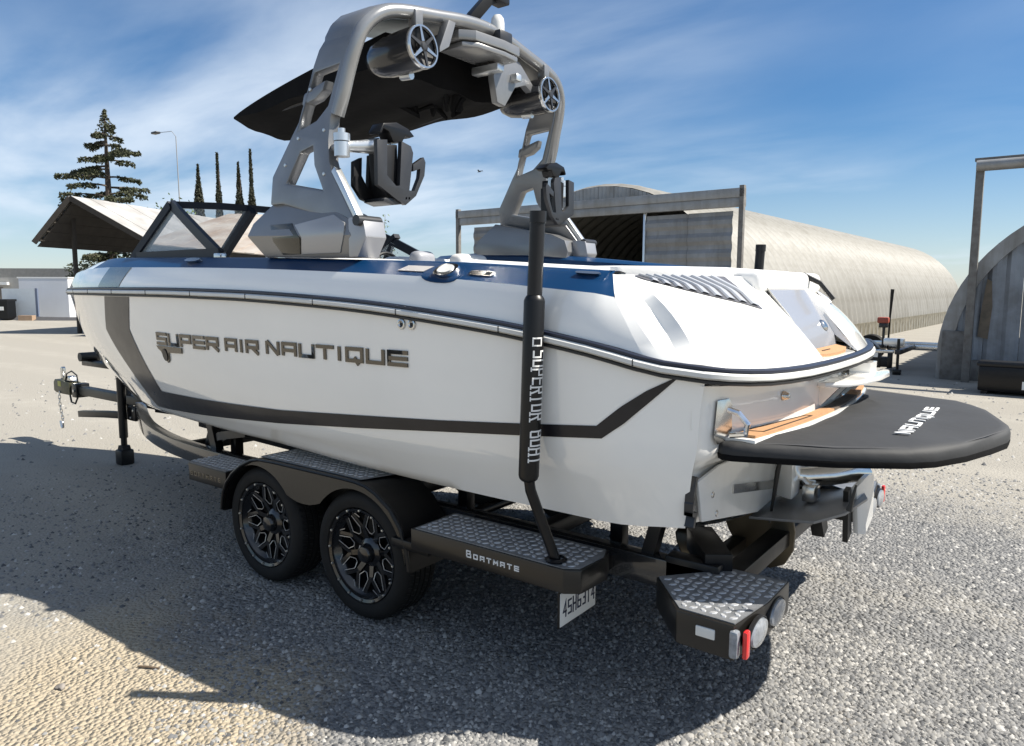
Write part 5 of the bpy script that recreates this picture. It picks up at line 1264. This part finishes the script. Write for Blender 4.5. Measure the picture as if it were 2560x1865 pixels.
# coupler, chain, hook
cp=part_empty('coupler',tr,(-6.4,0,.64))
mb=MB(); mb.prism([[(-6.62,.60),(-6.56,.58),(-6.40,.575),(-6.20,.575),(-6.20,.715),(-6.40,.735),(-6.58,.735),(-6.62,.70)]],lambda u,v:(u,-.065,v),lambda u,v:(u,.065,v)); mb.obj('socket',M_OLIVE,cp,bevel=.012)
mb=MB(); mb.prism([[(-6.53,.735),(-6.47,.735),(-6.47,.87),(-6.50,.885),(-6.53,.87)]],lambda u,v:(u,-.02,v),lambda u,v:(u,.02,v)); mb.obj('latch_lever',M_STEEL,cp,bevel=.004)
mb=MB(); mb.box((-6.63,-.05,.59),(-6.55,.05,.72),.012); mb.obj('nose',M_ALU,cp)
mb=MB(); mb.box((-6.50,-.068,.66),(-6.42,-.066,.72)); mb.obj('sticker',mat('sticker_yellow',(.45,.42,.10),.6),cp)
mb=MB(); mb.tube([(-6.35,-.04,.735),(-6.28,-.05,.82),(-6.15,-.05,.86),(-6.02,-.05,.82),(-6.0,-.05,.73)],.008,6); mb.tube([(-6.2,-.06,.575),(-6.15,-.07,.50),(-6.05,-.07,.49),(-6.0,-.06,.57)],.01,6); mb.obj('wiring',M_SEAL,cp)
mb=MB(); mb.prism([[(-6.36,.735),(-6.22,.735),(-6.24,.775),(-6.30,.79),(-6.34,.775)]],lambda u,v:(u,-.04,v),lambda u,v:(u,.04,v)); mb.obj('brake_reservoir',M_STEEL,cp,bevel=.006)
mb=MB(); mb.box((-6.12,-.075,.56),(-6.0,.075,.72),.01); mb.obj('hinge_block',M_BLACK,cp)
mb=MB(); mb.tube([(-6.05,-.09,.64),(-6.05,.09,.64)],.018,10); mb.obj('hinge_pin',M_BOLT,cp)
ch=part_empty('safety_chain',tr,(-6.4,-.05,.5))
for k in range(9):
    t=k/8; c=Vector((-6.46+.05*math.sin(t*3),-.07-.02*math.sin(t*4),.575-.33*t)); mb=MB(); a=(k%2)*R(90)
    ring=[c+Vector((math.cos(a)*.013*math.cos(q),math.sin(a)*.013*math.cos(q),.027*math.sin(q))) for q in np.linspace(0,6.283,13)[:-1]]
    mb.tube(ring,.0055,6,closed=True); mb.obj('chain_link',M_STEEL,ch)
mb=MB(); mb.tube([(-6.44,-.09,.25),(-6.42,-.09,.20),(-6.40,-.09,.17),(-6.36,-.09,.18),(-6.36,-.09,.23)],.011,8); mb.obj('chain_hook',M_STEEL,ch)
# tongue jack
jk=part_empty('tongue_jack',tr,(-4.7,-.18,0))
mb=MB(); mb.tube([(-4.7,-.18,.28),(-4.7,-.18,.98)],.042,14); mb.obj('outer_tube',M_BLACK,jk)
mb=MB(); mb.tube([(-4.7,-.18,.06),(-4.7,-.18,.30)],.030,12); mb.obj('inner_tube',M_BLACK,jk)
mb=MB(); mb.box((-4.77,-.25,0),(-4.63,-.11,.16),.02); mb.prism([[(-4.76,.16),(-4.64,.16),(-4.66,.20),(-4.74,.20)]],lambda u,v:(u,-.22,v),lambda u,v:(u,-.14,v)); mb.obj('foot',M_BLKP,jk)
mb=MB(); mb.box((-4.68,-.14,.46),(-4.52,-.05,.60),.008); mb.obj('jack_bracket',M_BLACK,jk)
for (x,z) in ((-4.62,.49),(-4.56,.57)):
    mb=MB(); mb.lathe([(0,.008),(.012,.006),(.014,0)],10,Matrix.Translation((x,-.141,z))@Matrix.Rotation(R(90),4,'X')); mb.obj('bolt',M_BOLT,jk)
# winch stand and bow stop
wsn=part_empty('winch_stand',tr,(-5.1,0,.7))
mb=MB(); mb.sweep([(-4.95,0,.50),(-5.02,0,.80),(-5.15,0,1.02)],[(-.05,-.04),(.05,-.04),(.05,.04),(-.05,.04)],upv=(0,1,0)); mb.obj('post',M_BLACK,wsn,bevel=.006)
mb=MB(); mb.box((-5.86,-.06,.945),(-5.2,.06,1.01),.012); mb.obj('bow_arm',M_BLACK,wsn)
mb=MB(); mb.tube([(-5.75,-.12,1.05),(-5.75,.12,1.05)],.05,14); mb.obj('bow_roller',M_SEAL,wsn)
mb=MB(); mb.sweep([(-5.85,-.1,.40),(-5.3,-.08,.45),(-4.75,-.02,.48)],[(-.035,-.035),(.035,-.035),(.035,.035),(-.035,.035)]); mb.obj('lower_arm',M_BLACK,wsn,bevel=.005)
# bunks
for s in (-1,1):
    mb=MB(); mb.sweep([(1.5,s*.62,.80),(.5,s*.60,.74),(-1.0,s*.58,.715),(-2.6,s*.50,.73)],[(-.06,-.035),(.06,-.035),(.06,.02),(-.06,.02)]); bk2=mb.obj('bunk',M_CARPET,tr,bevel=.006)
    for x,zt in ((1.3,.77),(.3,.71),(-.9,.69),(-2.0,.70)):
        mb=MB(); mb.box((x-.035,s*.60-.035,.5),(x+.035,s*.60+.035,zt),.006); mb.obj('bunk_bracket',M_BLACK,bk2)
    for (x,y,h,lean) in ((-2.35,.62,.74,.03),(-2.05,.72,.80,-.06)):
        mb=MB(); mb.sweep([(x,s*y,.55),(x+lean*2,s*(y-.02),h)],[(-.035,-.03),(.035,-.03),(.035,.03),(-.035,.03)],upv=(0,1,0)); mb.obj('front_upright',M_BLACK,tr)
    mb=MB(); mb.sweep([(-2.30,s*.62,.62),(-2.0,s*.72,.72),(-1.6,s*.76,.80)],[(-.03,-.03),(.03,-.03),(.03,.03),(-.03,.03)]); mb.obj('front_brace',M_BLACK,tr)
for x in (0,-.881):
    mb=MB(); mb.tube([(x,-1.0,.365),(x,1.0,.365)],.035,12); mb.obj('axle',M_BLACK,tr)
    for s in (-1,1):
        mb=MB(); mb.box((x-.16,s*.80-.03,.40),(x+.16,s*.80+.03,.50),.008); mb.obj('axle_hanger',M_BLACK,tr)

# ---- wheels: tyre with grooved tread, black rim with milled windows
def build_wheel(x,s,rot):
    w=part_empty('wheel',tr,(x,s*1.03,.365)); r=.365; half=.12
    mt=Matrix.Translation((x,s*1.03,.365))@Matrix.Rotation(R(90*(1 if s<0 else -1)),4,'X')@Matrix.Rotation(rot,4,'Z')   # local +Z points outboard
    prof=[(.262,.10),(.272,.122),(.30,.129),(.325,.127),(.345,.116),(.356,.10)]
    tread=[]
    z=.097
    for g0,g1 in ((.062,.054),(.022,.014),(-.014,-.022),(-.054,-.062)):
        tread+=[(.3635,g0+.001),(.355,g0),(.355,g1),(.3635,g1-.001)]
    prof+= [(.3615,.088)]+tread+[(.3615,-.088),(.356,-.10),(.345,-.116),(.325,-.127),(.30,-.129),(.272,-.122),(.262,-.10)]
    mb=MB(); mb.lathe(prof,64,mt); ty=mb.obj('tyre',M_RUBB,w,ang=35)
    # cross sipes
    mb=MB()
    for k in range(60):
        a=2*math.pi*k/60
        for (z0,z1,o) in ((.064,.098,0),(-.098,-.064,.05),(.024,.052,.03),(-.052,-.024,.02)):
            ca,sa=math.cos(a+o),math.sin(a+o); cb,sb=math.cos(a+o+.022),math.sin(a+o+.022); rr=.3642
            mb.add([tuple(mt@Vector((rr*ca,rr*sa,z0))),tuple(mt@Vector((rr*cb,rr*sb,z0))),tuple(mt@Vector((rr*math.cos(a+o+.05),rr*math.sin(a+o+.05),z1))),tuple(mt@Vector((rr*math.cos(a+o+.028),rr*math.sin(a+o+.028),z1)))],[(0,1,2,3)])
    o=mb.obj('tread_sipes',M_SEAL,w,smooth=False,fix=False); o['kind']='stuff'
    mb=MB(); mb.lathe([(.262,-.10),(.25,-.09),(.22,-.07),(.215,.05),(.222,.07),(.240,.085),(.246,.112),(.262,.118),(.265,.10)],56,mt); rim=mb.obj('rim',M_RIM,w,ang=40)
    mb=MB(); mb.lathe([(0,-.03),(.215,-.03)],40,mt); mb.obj('brake_backing',M_SEAL,w)
    # hub and cap
    mb=MB(); mb.lathe([(0,.105),(.02,.104),(.042,.098),(.05,.085),(.055,.06),(.075,.052),(.085,.045),(.088,.02)],28,mt); mb.obj('hub_cap',M_RIM,w,ang=40)
    mb=MB(); mb.prism([[(.052,-.016),(.062,-.016),(.062,.016),(.052,.016)]],lambda u,v:tuple(mt@Vector((u*math.cos(2.6)-v*math.sin(2.6),u*math.sin(2.6)+v*math.cos(2.6),.07))),lambda u,v:tuple(mt@Vector((u*math.cos(2.6)-v*math.sin(2.6),u*math.sin(2.6)+v*math.cos(2.6),.074)))); mb.obj('cap_badge',M_MILL,w)
    # eight Y spokes: stem from the hub, fork to the lip
    n=8
    def P3(rad,ang,z): return tuple(mt@Vector((rad*math.cos(ang),rad*math.sin(ang),z)))
    def bar(mb,r0,a0,r1,a1,w0,w1,z0,z1,th=.022):
        p0=Vector((r0*math.cos(a0),r0*math.sin(a0))); p1=Vector((r1*math.cos(a1),r1*math.sin(a1))); d=(p1-p0).normalized(); nn=Vector((-d.y,d.x))
        q=[p0+nn*w0,p1+nn*w1,p1-nn*w1,p0-nn*w0]; zz=[z0,z1,z1,z0]
        V=[tuple(mt@Vector((a.x,a.y,z-th))) for a,z in zip(q,zz)]+[tuple(mt@Vector((a.x,a.y,z))) for a,z in zip(q,zz)]
        mb.add(V,[(3,2,1,0),(4,5,6,7),(0,1,5,4),(1,2,6,5),(2,3,7,6),(3,0,4,7)])
    for k in range(n):
        a=2*math.pi*k/n; da=math.pi/n
        mb=MB(); bar(mb,.06,a,.145,a,.017,.014,.045,.066); bar(mb,.140,a,.238,a+da*.66,.0105,.010,.066,.078); bar(mb,.140,a,.238,a-da*.66,.0105,.010,.066,.078); sp=mb.obj('spoke',M_RIM,w,smooth=False)
        # milled edges round the window between two spokes and inside each fork
        mb=MB()
        def edge(r0,a0,r1,a1,z0,z1): bar(mb,r0,a0,r1,a1,.0014,.0014,z0+.0012,z1+.0012,.003)
        c=a+da
        edge(.118,c-.085,.118,c+.085,.058,.058); edge(.118,c-.085,.150,a+.16,.058,.068); edge(.118,c+.085,.150,a+2*da-.16,.058,.068)
        edge(.150,a+.16,.224,a+da*.83,.068,.077); edge(.150,a+2*da-.16,.224,a+da*1.17,.068,.077)
        edge(.205,a+.05,.236,a+da*.52,.073,.077)
        mb.obj('milled_edge',M_MILL,w,smooth=False)
    for k in range(16):
        a=2*math.pi*(k+.5)/16; mb=MB(); mb.lathe([(0,.009),(.006,.008),(.0075,0)],8,mt@Matrix.Translation((.254*math.cos(a),.254*math.sin(a),.116))); mb.obj('lip_bolt',M_BOLT,w,smooth=False)
    return w
for i,(x,s) in enumerate(((0,-1),(-.881,-1),(0,1),(-.881,1))): build_wheel(x,s,R(11+17*i))

# ---- fenders
def build_fender(s):
    f=part_empty('fender',tr,(-.44,s*1.1,.8))
    out=[(-1.270,.40),(-1.262,.45),(-1.245,.515),(-1.205,.585),(-1.135,.655),(-1.035,.722),(-.93,.768),(-.85,.785),(-.70,.79),(-.10,.79),(.02,.788),(.10,.778),(.175,.752),(.285,.685),(.355,.60),(.40,.49),(.414,.385)]
    Yo,Yi=-1.19,-.86
    mb=MB(); rows=[[(x,s*-Yo,z) for x,z in out],[(x,s*-(Yo+.012),z+.008) for x,z in out],[(x,s*-(Yo+.03),z+.010) for x,z in out],[(x,s*-Yi,z+.010) for x,z in out],[(x,s*-Yi,z-.012) for x,z in out],[(x,s*-(Yo+.02),z-.012) for x,z in out]]
    V,F=grid(rows); mb.add(V,F); V,F=grid([rows[-1],rows[0]]); mb.add(V,F); mb.obj('shell',M_BLACK,f,ang=30)
    arcs=[]
    for a in np.linspace(R(6),R(139),20): arcs.append((.382*math.cos(a),.365+.382*math.sin(a)))
    arcs+=[(-.33,.602),(-.38,.590),(-.44,.586),(-.50,.590),(-.551,.602)]
    for a in np.linspace(R(41),R(174),20): arcs.append((-.881+.382*math.cos(a),.365+.382*math.sin(a)))
    ol=[(x,z-.004) for x,z in out[1:-1]]
    loop=arcs+ol
    mb=MB(); mb.prism([loop],lambda u,v:(u,s*1.184,v),lambda u,v:(u,s*1.176,v)); mb.obj('skirt',mat('skirt_black',(.010,.009,.008),.26,.0,spec=.4,coat=.12),f)
    mb=MB(); mb.tube([(x,s*1.19,z+.004) for x,z in out],.011,8); mb.obj('edge_roll',M_BLACK,f)
    poly=[(-.86,s*1.165),(.04,s*1.165),(.12,s*.90),(-.86,s*.90)]
    mb=MB(); mb.prism([poly],lambda u,v:(u,v,.801),lambda u,v:(u,v,.806)); tp_=mb.obj('tread_plate',M_TREAD,f)
    if s<0: tread_pattern(poly,.806,.039,f)
    # inner wheel-well liner
    mb=MB(); V,F=grid([[(x,s*.865,z) for x,z in out],[(x,s*.865,.40) for x,z in out]]); mb.add(V,F); mb.obj('inner_liner',M_SEAL,f,fix=False)
build_fender(-1); build_fender(1)
for s in (-1,1):
    mb=MB(); mb.box((.30,min(s*.84,s*1.20),.50),(.56,max(s*.84,s*1.20),.55),.006); mb.obj('fender_brace',M_BLACK,tr)
    mb=MB(); mb.box((-1.5,min(s*.84,s*1.0),.50),(-1.1,max(s*.84,s*1.0),.56),.006); mb.obj('fender_brace',M_BLACK,tr)

# ---- steps and rear platforms
def step(name,poly,zt,h,s,pattern=True,m=None):
    st_=part_empty(name,tr,(poly[0][0],poly[0][1],zt)); P=[(x,s*-y) for x,y in poly]
    mb=MB(); mb.prism([P],lambda u,v:(u,v,zt-h),lambda u,v:(u,v,zt-.004)); mb.obj('box',m or mat('step_black',(.010,.009,.008),.28,.0,spec=.4,coat=.12),st_,bevel=.007,ang=40)
    cx=sum(q[0] for q in P)/len(P); cy=sum(q[1] for q in P)/len(P); I=[(cx+(x-cx)*.965,cy+(y-cy)*.93) for x,y in P]
    mb=MB(); mb.prism([I],lambda u,v:(u,v,zt-.006),lambda u,v:(u,v,zt)); mb.obj('tread_plate',M_TREAD,st_)
    if pattern: tread_pattern(I,zt,.039,st_)
    return st_
# port is y<0
a_step=[(.50,-1.258),(1.395,-1.258),(1.455,-1.215),(1.465,-1.02),(1.43,-.93),(.50,-.93)]
f_step=[(-1.70,-1.15),(-1.66,-1.185),(-1.22,-1.185),(-1.22,-.90),(-1.70,-.90)]
r_step=[(1.70,-1.01),(1.905,-1.262),(2.13,-1.268),(2.165,-.98),(2.165,-.72),(1.93,-.72)]
for s in (-1,1):
    k=1 if s<0 else -1
    ss=step('side_step',[(x,y*k) for x,y in a_step],.655,.11,-1,s<0)
    fs=step('front_step',[(x,y*k) for x,y in f_step],.655,.12,-1,s<0)
    rs_=step('rear_platform',[(x,y*k) for x,y in r_step],.622,.135,-1,s<0)
    mb=MB(); mb.box((.52,min(s*.80,s*.96),.53),(.62,max(s*.80,s*.96),.60),.006); mb.box((1.30,min(s*.80,s*.96),.53),(1.40,max(s*.80,s*.96),.60),.006); mb.obj('step_arm',M_BLACK,tr)
    # name on the step side
    if s<0:
        x=.86
        for i,c in enumerate('BOATMATE'):
            h=.034 if i==0 else .024; wv=.030 if i==0 else .026
            glyph_mesh(c,wv,h,.0055,lambda u,v:(u,-1.2580,v),lambda u,v:(u,-1.2610,v),(x,.588)).obj('letter',M_WPRINT,ss,smooth=False); x+=wv+.013
        x=-1.63
        for i,c in enumerate('BOATMATE'):
            glyph_mesh(c,.026,.03,.005,lambda u,v:(u,-1.1850,v),lambda u,v:(u,-1.1875,v),(x,.575)).obj('letter',M_LETTER,fs,smooth=False); x+=.047
    # raised box end of the frame rail coming onto the platform
    mb=MB(); mb.box((1.66,min(s*.755,s*.845),.50),(1.905,max(s*.755,s*.845),.655),.008); mb.obj('rail_end',M_BLACK,rs_)
    # lights
    mb=MB(); mb.box((1.985,min(s*1.262,s*1.2715),.545),(2.06,max(s*1.262,s*1.2715),.585),.004); mb.obj('reflector_plate',M_CLEAR,rs_)
    mk=part_empty('marker_lamp',rs_,(2.15,s*1.25,.55))
    mb=MB(); mb.box((2.115,min(s*1.245,s*1.284),.50),(2.15,max(s*1.245,s*1.284),.605),.012); mb.obj('side_lens',M_LENSG,mk)
    mb=MB(); mb.box((2.158,min(s*1.225,s*1.262),.50),(2.178,max(s*1.225,s*1.262),.605),.008); mb.obj('red_lens',M_RED,mk)
    for yc in (1.12,.90):
        mt=Matrix.Translation((2.162,s*yc,.552))@Matrix.Rotation(R(90),4,'Y')@Matrix.Diagonal((.55,1,1,1))
        mb=MB(); mb.lathe([(0,.028),(.05,.026),(.085,.018),(.095,.004),(.095,-.006)],28,mt); tl_=mb.obj('tail_lens',M_LENSG,rs_)
        mb=MB(); mb.lathe([(.092,.004),(.096,.012),(.102,.010),(.104,-.004)],28,mt); mb.obj('lens_bezel',M_BLKP,rs_)
# rear cross beam with raised arm
mb=MB(); mb.box((1.86,-.76,.52),(1.96,.76,.60),.008); mb.obj('rear_beam',M_BLACK,tr)
mb=MB(); mb.sweep([(1.89,-.80,.64),(1.75,-.60,.64),(1.66,-.46,.63)],[(-.06,-.055),(.06,-.055),(.06,.055),(-.06,.055)]); mb.obj('corner_gusset',M_BLACK,tr,bevel=.006)
for s in (-1,1):
    mb=MB(); mb.sweep([(1.55,s*.78,.60),(1.62,s*.76,.90)],[(-.03,-.03),(.03,-.03),(.03,.03),(-.03,.03)],upv=(0,1,0)); mb.obj('stern_upright',M_BLACK,tr)
mb=MB(); mb.sweep([(1.93,.72,.40),(1.92,.60,.62),(1.90,.46,.86)],[(-.045,-.035),(.045,-.035),(.045,.035),(-.045,.035)],upv=(1,0,0)); mb.obj('starboard_arm',M_BLACK,tr)

# ---- guide poles with printed sleeves
def guide(s):
    g=part_empty('guide_pole',tr,(1.31,s*1.2,.65))
    pth=[(1.315,s*1.195,.65),(1.30,s*1.205,.70),(1.262,s*1.315,.985),(1.262,s*1.33,1.05),(1.285,s*1.335,1.5),(1.304,s*1.335,2.122)]
    mb=MB(); mb.tube(pth[:5]+[(1.304,s*1.335,2.125)],.023,14); mb.obj('pole',M_BLACK,g,ang=50)
    mb=MB(); mb.tube([(1.29,s*1.335,1.80),(1.303,s*1.335,2.12)],.031,16); mb.tube([(1.303,s*1.335,2.085),(1.304,s*1.335,2.13)],.034,16); mb.obj('top_cap',M_BLKP,g,ang=40)
    c0=Vector((1.262,s*1.33,1.03)); c1=Vector((1.290,s*1.335,1.80)); rr=.043
    mb=MB(); mb.tube([c0+(c1-c0)*t for t in (0,.012,.03,.97,.985,1)],[.030,.039,rr,rr,.039,.030],28); mb.obj('sleeve',mat('sleeve_vinyl',(.005,.005,.0055),.38,spec=.35),g,ang=50)
    mb=MB(); mb.lathe([(.045,0),(.05,.012),(.036,.02)],16,Matrix.Translation((1.315,s*1.195,.652))); mb.obj('base_flange',M_BLACK,g)
    # printed text, reading downwards round the aft side of the sleeve
    txt='SUPERIOR BOAT'; L=.475; z=1.578; hgt=.080; base_ang=R(-62) if s<0 else R(62)
    ax=(c1-c0).normalized()
    def wrap(o):
        def f(u,v):     # u downwards, v across (baseline at the left)
            zc=z-u; t=(zc-c0.z)/(c1.z-c0.z); c=c0.lerp(c1,t); a=R(-60)+v/rr if s<0 else R(60)-v/rr
            return (c.x+(rr+o)*math.cos(a),c.y+(rr+o)*math.sin(a),zc)
        return f
    u=0.0; step_=L/len(txt)
    for c in txt:
        if c!=' ':
            wv=step_*.80
            # slice glyph strokes finely so they bend round the sleeve
            mb=MB()
            lines=[list(l) for l in GLY[c]]
            for l in lines:
                ln=[(u+a*wv,b*hgt) for a,b in l]; fine=[ln[0]]
                for a,b in zip(ln[:-1],ln[1:]):
                    for k in range(1,9): fine.append((a[0]+(b[0]-a[0])*k/8,a[1]+(b[1]-a[1])*k/8))
                for q in stroke_quads(fine,.0068): mb.prism([[(e.x,e.y) for e in q]],wrap(.0005),wrap(.0016))
                for (eu,ev) in (ln[0],ln[-1]):
                    if abs(ev)<1e-6 or abs(ev-hgt)<1e-6: mb.prism([[(eu-.009,ev-.002),(eu+.009,ev-.002),(eu+.009,ev+.003),(eu-.009,ev+.003)]],wrap(.0006),wrap(.0018))
            mb.obj('letter',M_WPRINT,g,smooth=False)
        u+=step_
    mb=MB(); 
    for q in stroke_quads([(-.05,.004),(-.02,.004),(-.02,.02),(-.02,.04),(-.05,.04),(-.05,.02),(-.05,.004)],.006): mb.prism([[(e.x,e.y) for e in q]],wrap(.0005),wrap(.0016))
    mb.obj('sleeve_logo',M_WPRINT,g,smooth=False)
guide(-1); guide(1)

# ---- licence plate under the step
lp_=part_empty('licence_plate',tr,(1.335,-1.02,.43))
mb=MB(); mb.box((1.330,-1.185,.352),(1.334,-.885,.505),.0015); mb.obj('plate',M_WHITE,lp_)
mb=MB(); mb.box((1.322,-1.19,.347),(1.3295,-.88,.51)); mb.obj('plate_holder',M_BLACK,lp_)
y=-1.165
for c in '4SH6314':
    glyph_mesh(c,.030,.075,.0085,lambda u,v:(1.3342,u,v),lambda u,v:(1.3356,u,v),(y,.388)).obj('letter',mat('plate_blue_black',(.015,.02,.05),.6),lp_,smooth=False); y+=.040
mb=MB(); mb.box((1.31,-1.05,.50),(1.325,-1.02,.56)); mb.obj('plate_bracket',M_BLACK,lp_)

# ================================================================ fitted cover over the swim platform
pc=thing('platform_cover',(2.4,0,1.2),'dark grey fitted fabric cover stretched over the swim platform','cover')
hp=[(1.95,1.01),(1.97,1.03),(2.02,1.035),(2.10,1.01),(2.35,.90),(2.58,.755),(2.66,.67),(2.74,.49),(2.80,.28),(2.845,.10),(2.855,0)]
po2=[(x,-y) for x,y in hp]+[(x,y) for x,y in reversed(hp[:-1])]
inn2=[(1.955+.175*(1-(y/1.0)**2),y) for y in np.linspace(1.0,-1.0,19)]
loop=po2+inn2
cx,cy=2.42,0
def ringp(k,z,jit=0.0):
    return [(cx+(x-cx)*k+(jit*math.sin(i*1.7)),cy+(y-cy)*k+jit*math.cos(i*2.3),z) for i,(x,y) in enumerate(loop)]
rows=[ringp(.985,1.172,.006),ringp(1.0,1.178,.004),ringp(1.004,1.195,.003),ringp(1.0,1.218,.002),ringp(.985,1.232),ringp(.955,1.238),ringp(.90,1.240),ringp(.80,1.243),ringp(.55,1.247),ringp(.25,1.25),ringp(.02,1.25)]
V,F=grid(rows,closed=True); n=len(loop)
V=[(x,y,z+(.004*math.sin(x*9+y*5)+.003*math.sin(y*14-x*6) if z>1.235 else 0)) for x,y,z in V]
F.append(tuple((len(rows)-1)*n+i for i in range(n)))
mesh('top',V,F,M_COVER,pc,True,38,fix=True)
mb=MB(); V,F=grid([ringp(.985,1.174,.006),ringp(1.004,1.166,.006),ringp(1.007,1.184,.004),ringp(1.004,1.190,.003)],closed=True); mb.add(V,F); mb.obj('elastic_hem',M_FABR,pc,ang=60)
mb=MB()
for k in (.962,):
    R1_=ringp(k,1.2375); R2_=ringp(k-.006,1.2395); R3_=ringp(k-.012,1.2385)
    V2,F2=grid([R1_,R2_,R3_],closed=True); mb.add(V2,F2)
mb.obj('edge_seam',mat('seam_grey',(.045,.046,.05),.8),pc,ang=60)
# printed name across the cover, reading from the transom corner outwards
org=Vector((2.545,-.53)); d=Vector((.0,1.0)); up=Vector((-d.y,d.x)); 
def lay(z):
    def f(u,v):
        q=org+d*u+up*v; return (q.x,q.y,z+.004*math.sin(q.x*9+q.y*5)+.003*math.sin(q.y*14-q.x*6))
    return f
u=0
for c in 'NAUTIQUE':
    wv=.032 if c=='I' else .100
    glyph_mesh(c,wv,.056,.013,lay(1.2500),lay(1.2535),(u,0)).obj('letter',M_WPRINT,pc,smooth=False); u+=wv+.018
mb=MB(); mb.tube([(2.00,-.30,1.13),(1.965,-.28,.97),(1.945,-.26,.83),(1.925,-.24,.70)],[.006,.012,.009,.005],7); mb.obj('strap',M_SEAL,pc)
mb=MB(); mb.tube([(2.44,-.93,1.12),(2.43,-.93,1.07),(2.42,-.93,1.02)],[.004,.007,.012],7); mb.obj('drawstring',M_SEAL,pc)

# tidy helper properties
clean_props()
